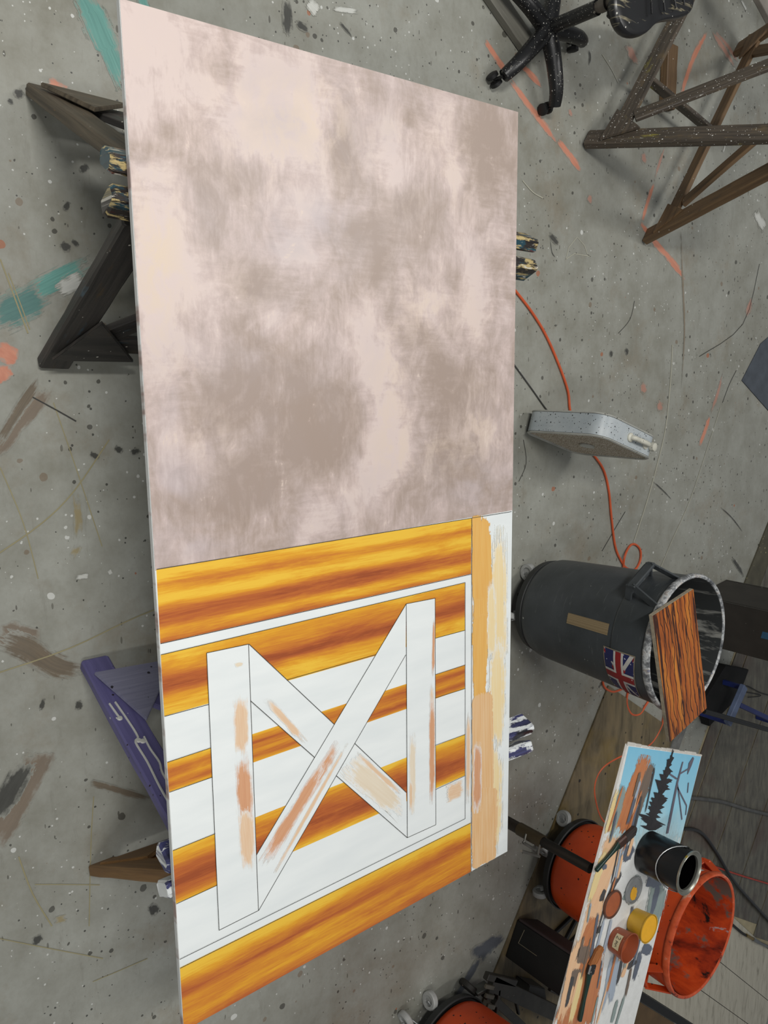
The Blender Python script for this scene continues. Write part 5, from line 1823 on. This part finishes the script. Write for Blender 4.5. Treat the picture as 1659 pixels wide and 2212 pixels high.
st2 = thing('step_stool', 'blue painted step frame on the dark boards at the right edge', 'stool', at(1590, 1545, 0.010))
BLU = plain('pale_blue_paint', (96, 110, 140), .5, var=.3)
BLUD = plain('deep_blue_paint', (30, 44, 104), .45, var=.2)
zb = .22
b = BM()
beam(b, at(1607, 1482, zb), at(1571, 1564, zb), .060, .03, (1, 0.3, 0), .004, 3)
obj('side_rail', b, BLU, st2)
b = BM()
beam(b, at(1596, 1522, zb - .03), at(1690, 1566, zb - .03), .036, .03, (0, 0, 1), .004, 3)
obj('cross_bar', b, BLUD, st2)
for (x, y) in ((1606, 1486), (1572, 1560)):
    p = at(x, y, zb - .02)
    b = BM()
    beam(b, p, (p.x, p.y, .011), .03, .024, (1, 0, 0), .003, 2)
    obj('leg', b, BLUD, st2)
p = at(1690, 1566, zb - .03)
b = BM()
beam(b, p, (p.x, p.y, .011), .03, .024, (1, 0, 0), .003, 2)
obj('leg', b, BLUD, st2)
b = BM()
pA, pB = at(1520, 1536, .30), at(1700, 1588, .30)
tube(b, [pA, pB], .015, 10)
tag(on_floor(obj('black_pole', b, plain('pole_black', (18, 18, 18), .45), smooth=True)), 'black pole crossing in front of the blue step frame', 'pole')
cord('thin_wire', [(1700, 1510, .02), (1648, 1498, .02), (1615, 1482, .02), (1603, 1486, .02), (1610, 1494, .02), (1640, 1500, .02), (1640, 1504, .02), (1616, 1506, .02)], .003, BLACK,
     'loop of thin black wire on the boards above the blue step frame', 'wire')

# ================================================================== BOTTOM: CASE AND CART
b0_, b1_ = at(1117, 1986, 0.009), at(1091, 2066, 0.009)
bd_ = (b1_ - b0_).normalized()
bn_ = Vector((-bd_.y, bd_.x, 0))
bn_ = bn_ if bn_.y > 0 else -bn_
case = thing('equipment_case', 'black upright equipment case with a purple brown side below the orange bin', 'case', (b0_ + b1_) / 2)
CASEB = plain('case_black', (24, 24, 23), .6, var=.4, splats=(((80, 78, 74), 90, .2, .1),))
b = BM()
prism(b, ccw([b0_, b1_, b1_ + bn_ * .16, b0_ + bn_ * .16]), .009, .40)
obj('case_body', b, CASEB, case, bevel=.004)
b = BM()
prism(b, ccw([b0_ - bd_ * .012, b0_, b0_ + bn_ * .16, b0_ - bd_ * .012 + bn_ * .16]), .02, .39)
obj('side_board', b, plain('purple_brown', (64, 50, 50), .6), case, bevel=.002)
TPL = plain('grey_plate', (92, 90, 86), .6)
b = BM()
prism(b, ccw([b0_ + bd_ * .005 + bn_ * .004, b1_ - bd_ * .005 + bn_ * .004, b1_ - bd_ * .005 + bn_ * .155, b0_ + bd_ * .005 + bn_ * .155]), .400, .406)
tpl = obj('top_plate', b, TPL, case)
for f in (.3, .7):
    b = BM()
    cc = b0_.lerp(b1_, f) + bn_ * .08
    lathe(b, [(0, .4062), (.032, .4062), (.032, .408), (0, .408)], (cc.x, cc.y, 0), 20)
    obj('port', b, BLACK, tpl)
b = BM()
lbl = [b0_.lerp(b1_, .12) - bn_ * .001 + Vector((0, 0, .06)), b0_.lerp(b1_, .5) - bn_ * .001 + Vector((0, 0, .05)), b0_.lerp(b1_, .5) - bn_ * .001 + Vector((0, 0, .17)), b0_.lerp(b1_, .12) - bn_ * .001 + Vector((0, 0, .17))]
for a_, e_ in ((lbl[0], lbl[1]), (lbl[1], lbl[2])):
    tube(b, [a_, e_], .0022, 5)
obj('label_frame', b, plain('label_wire', (120, 112, 92), .5), case)

cart = thing('steel_cart', 'dark steel cart frame with a caster in the shadow at the bottom', 'cart', at(1060, 2160, 0))
CST = plain('cart_steel', (62, 60, 54), .5, .3, var=.35, splats=(((150, 146, 130), 120, .2, .2),))
cw = at(1013, 2132, .05)
b = BM()
axc = Matrix((Vector((.8, .6, 0)), Vector((0, 0, 1)), Vector((.6, -.8, 0)))).transposed()
lathe(b, [(.02, -.016), (.044, -.016), (.05, -.01), (.05, .01), (.044, .016), (.02, .016), (.02, -.016)], (cw.x, cw.y, .05), 24, axc, cap=False)
lathe(b, [(0, -.012), (.02, -.012), (.02, .012), (0, .012)], (cw.x, cw.y, .05), 16, axc)
wh = obj('caster', b, plain('cart_wheel', (44, 42, 38), .6, splats=(((170, 150, 140), 20, .3, .3),)), cart, smooth=True)
b = BM()
q_ = at(1052, 2128, .11)
beam(b, (cw.x, cw.y, .09), q_, .05, .02, (0, 0, 1), .003, 2)
obj('caster_fork', b, plain('fork_grey', (86, 88, 84), .45, .4), wh)
zc = .125
for p0, p1, wd, th in (((1050, 2108), (1112, 2122), .035, .03), ((1060, 2122), (1235, 2205), .075, .03), ((1058, 2130), (1050, 2156), .040, .04),
                       ((1075, 2135), (1070, 2185), .018, .03), ((1068, 2160), (1140, 2228), .04, .03), ((1112, 2152), (1120, 2190), .012, .02), ((1190, 2130), (1240, 2156), .05, .02)):
    b = BM()
    beam(b, at(*p0, zc), at(*p1, zc), wd, th, (.4, -.9, 0), .003, 3)
    obj('frame_bar', b, CST, cart)
for p0, p1 in (((1048, 2130), (1066, 2134)), ((1048, 2150), (1066, 2154)), ((1052, 2172), (1068, 2176))):
    b = BM()
    beam(b, at(*p0, zc + .025), at(*p1, zc + .025), .012, .02, (0, 0, 1), .002, 2)
    obj('frame_rung', b, plain('rung_steel', (104, 100, 88), .45, .5), cart)
b = BM()
prism(b, ccw([at(1112, 2104, 0), at(1146, 2112, 0), at(1150, 2140, 0), at(1108, 2124, 0)]), .009, .10)
tag(on_floor(obj('metal_block', b, plain('block_grey', (66, 66, 62), .6), bevel=.004)), 'small grey metal block between the black case and the cart frame', 'block')
for k, (p0, p1) in enumerate((((1238, 1978), (1196, 2018)), ((1246, 1984), (1220, 2034)), ((1262, 2006), (1228, 2040)))):
    b = BM()
    beam(b, at(*p0, .020), at(*p1, .020), .02, .016, (1, .3, 0), .002, 2)
    tag(on_floor(obj('black_stick', b, plain('slat_black', (18, 18, 17), .6))), ('thin black stick on the brown plywood, first from the orange bin', 'thin black stick on the brown plywood, middle of three under the palette', 'thin black stick on the brown plywood, nearest the black case')[k], 'stick', 'black sticks on the plywood')
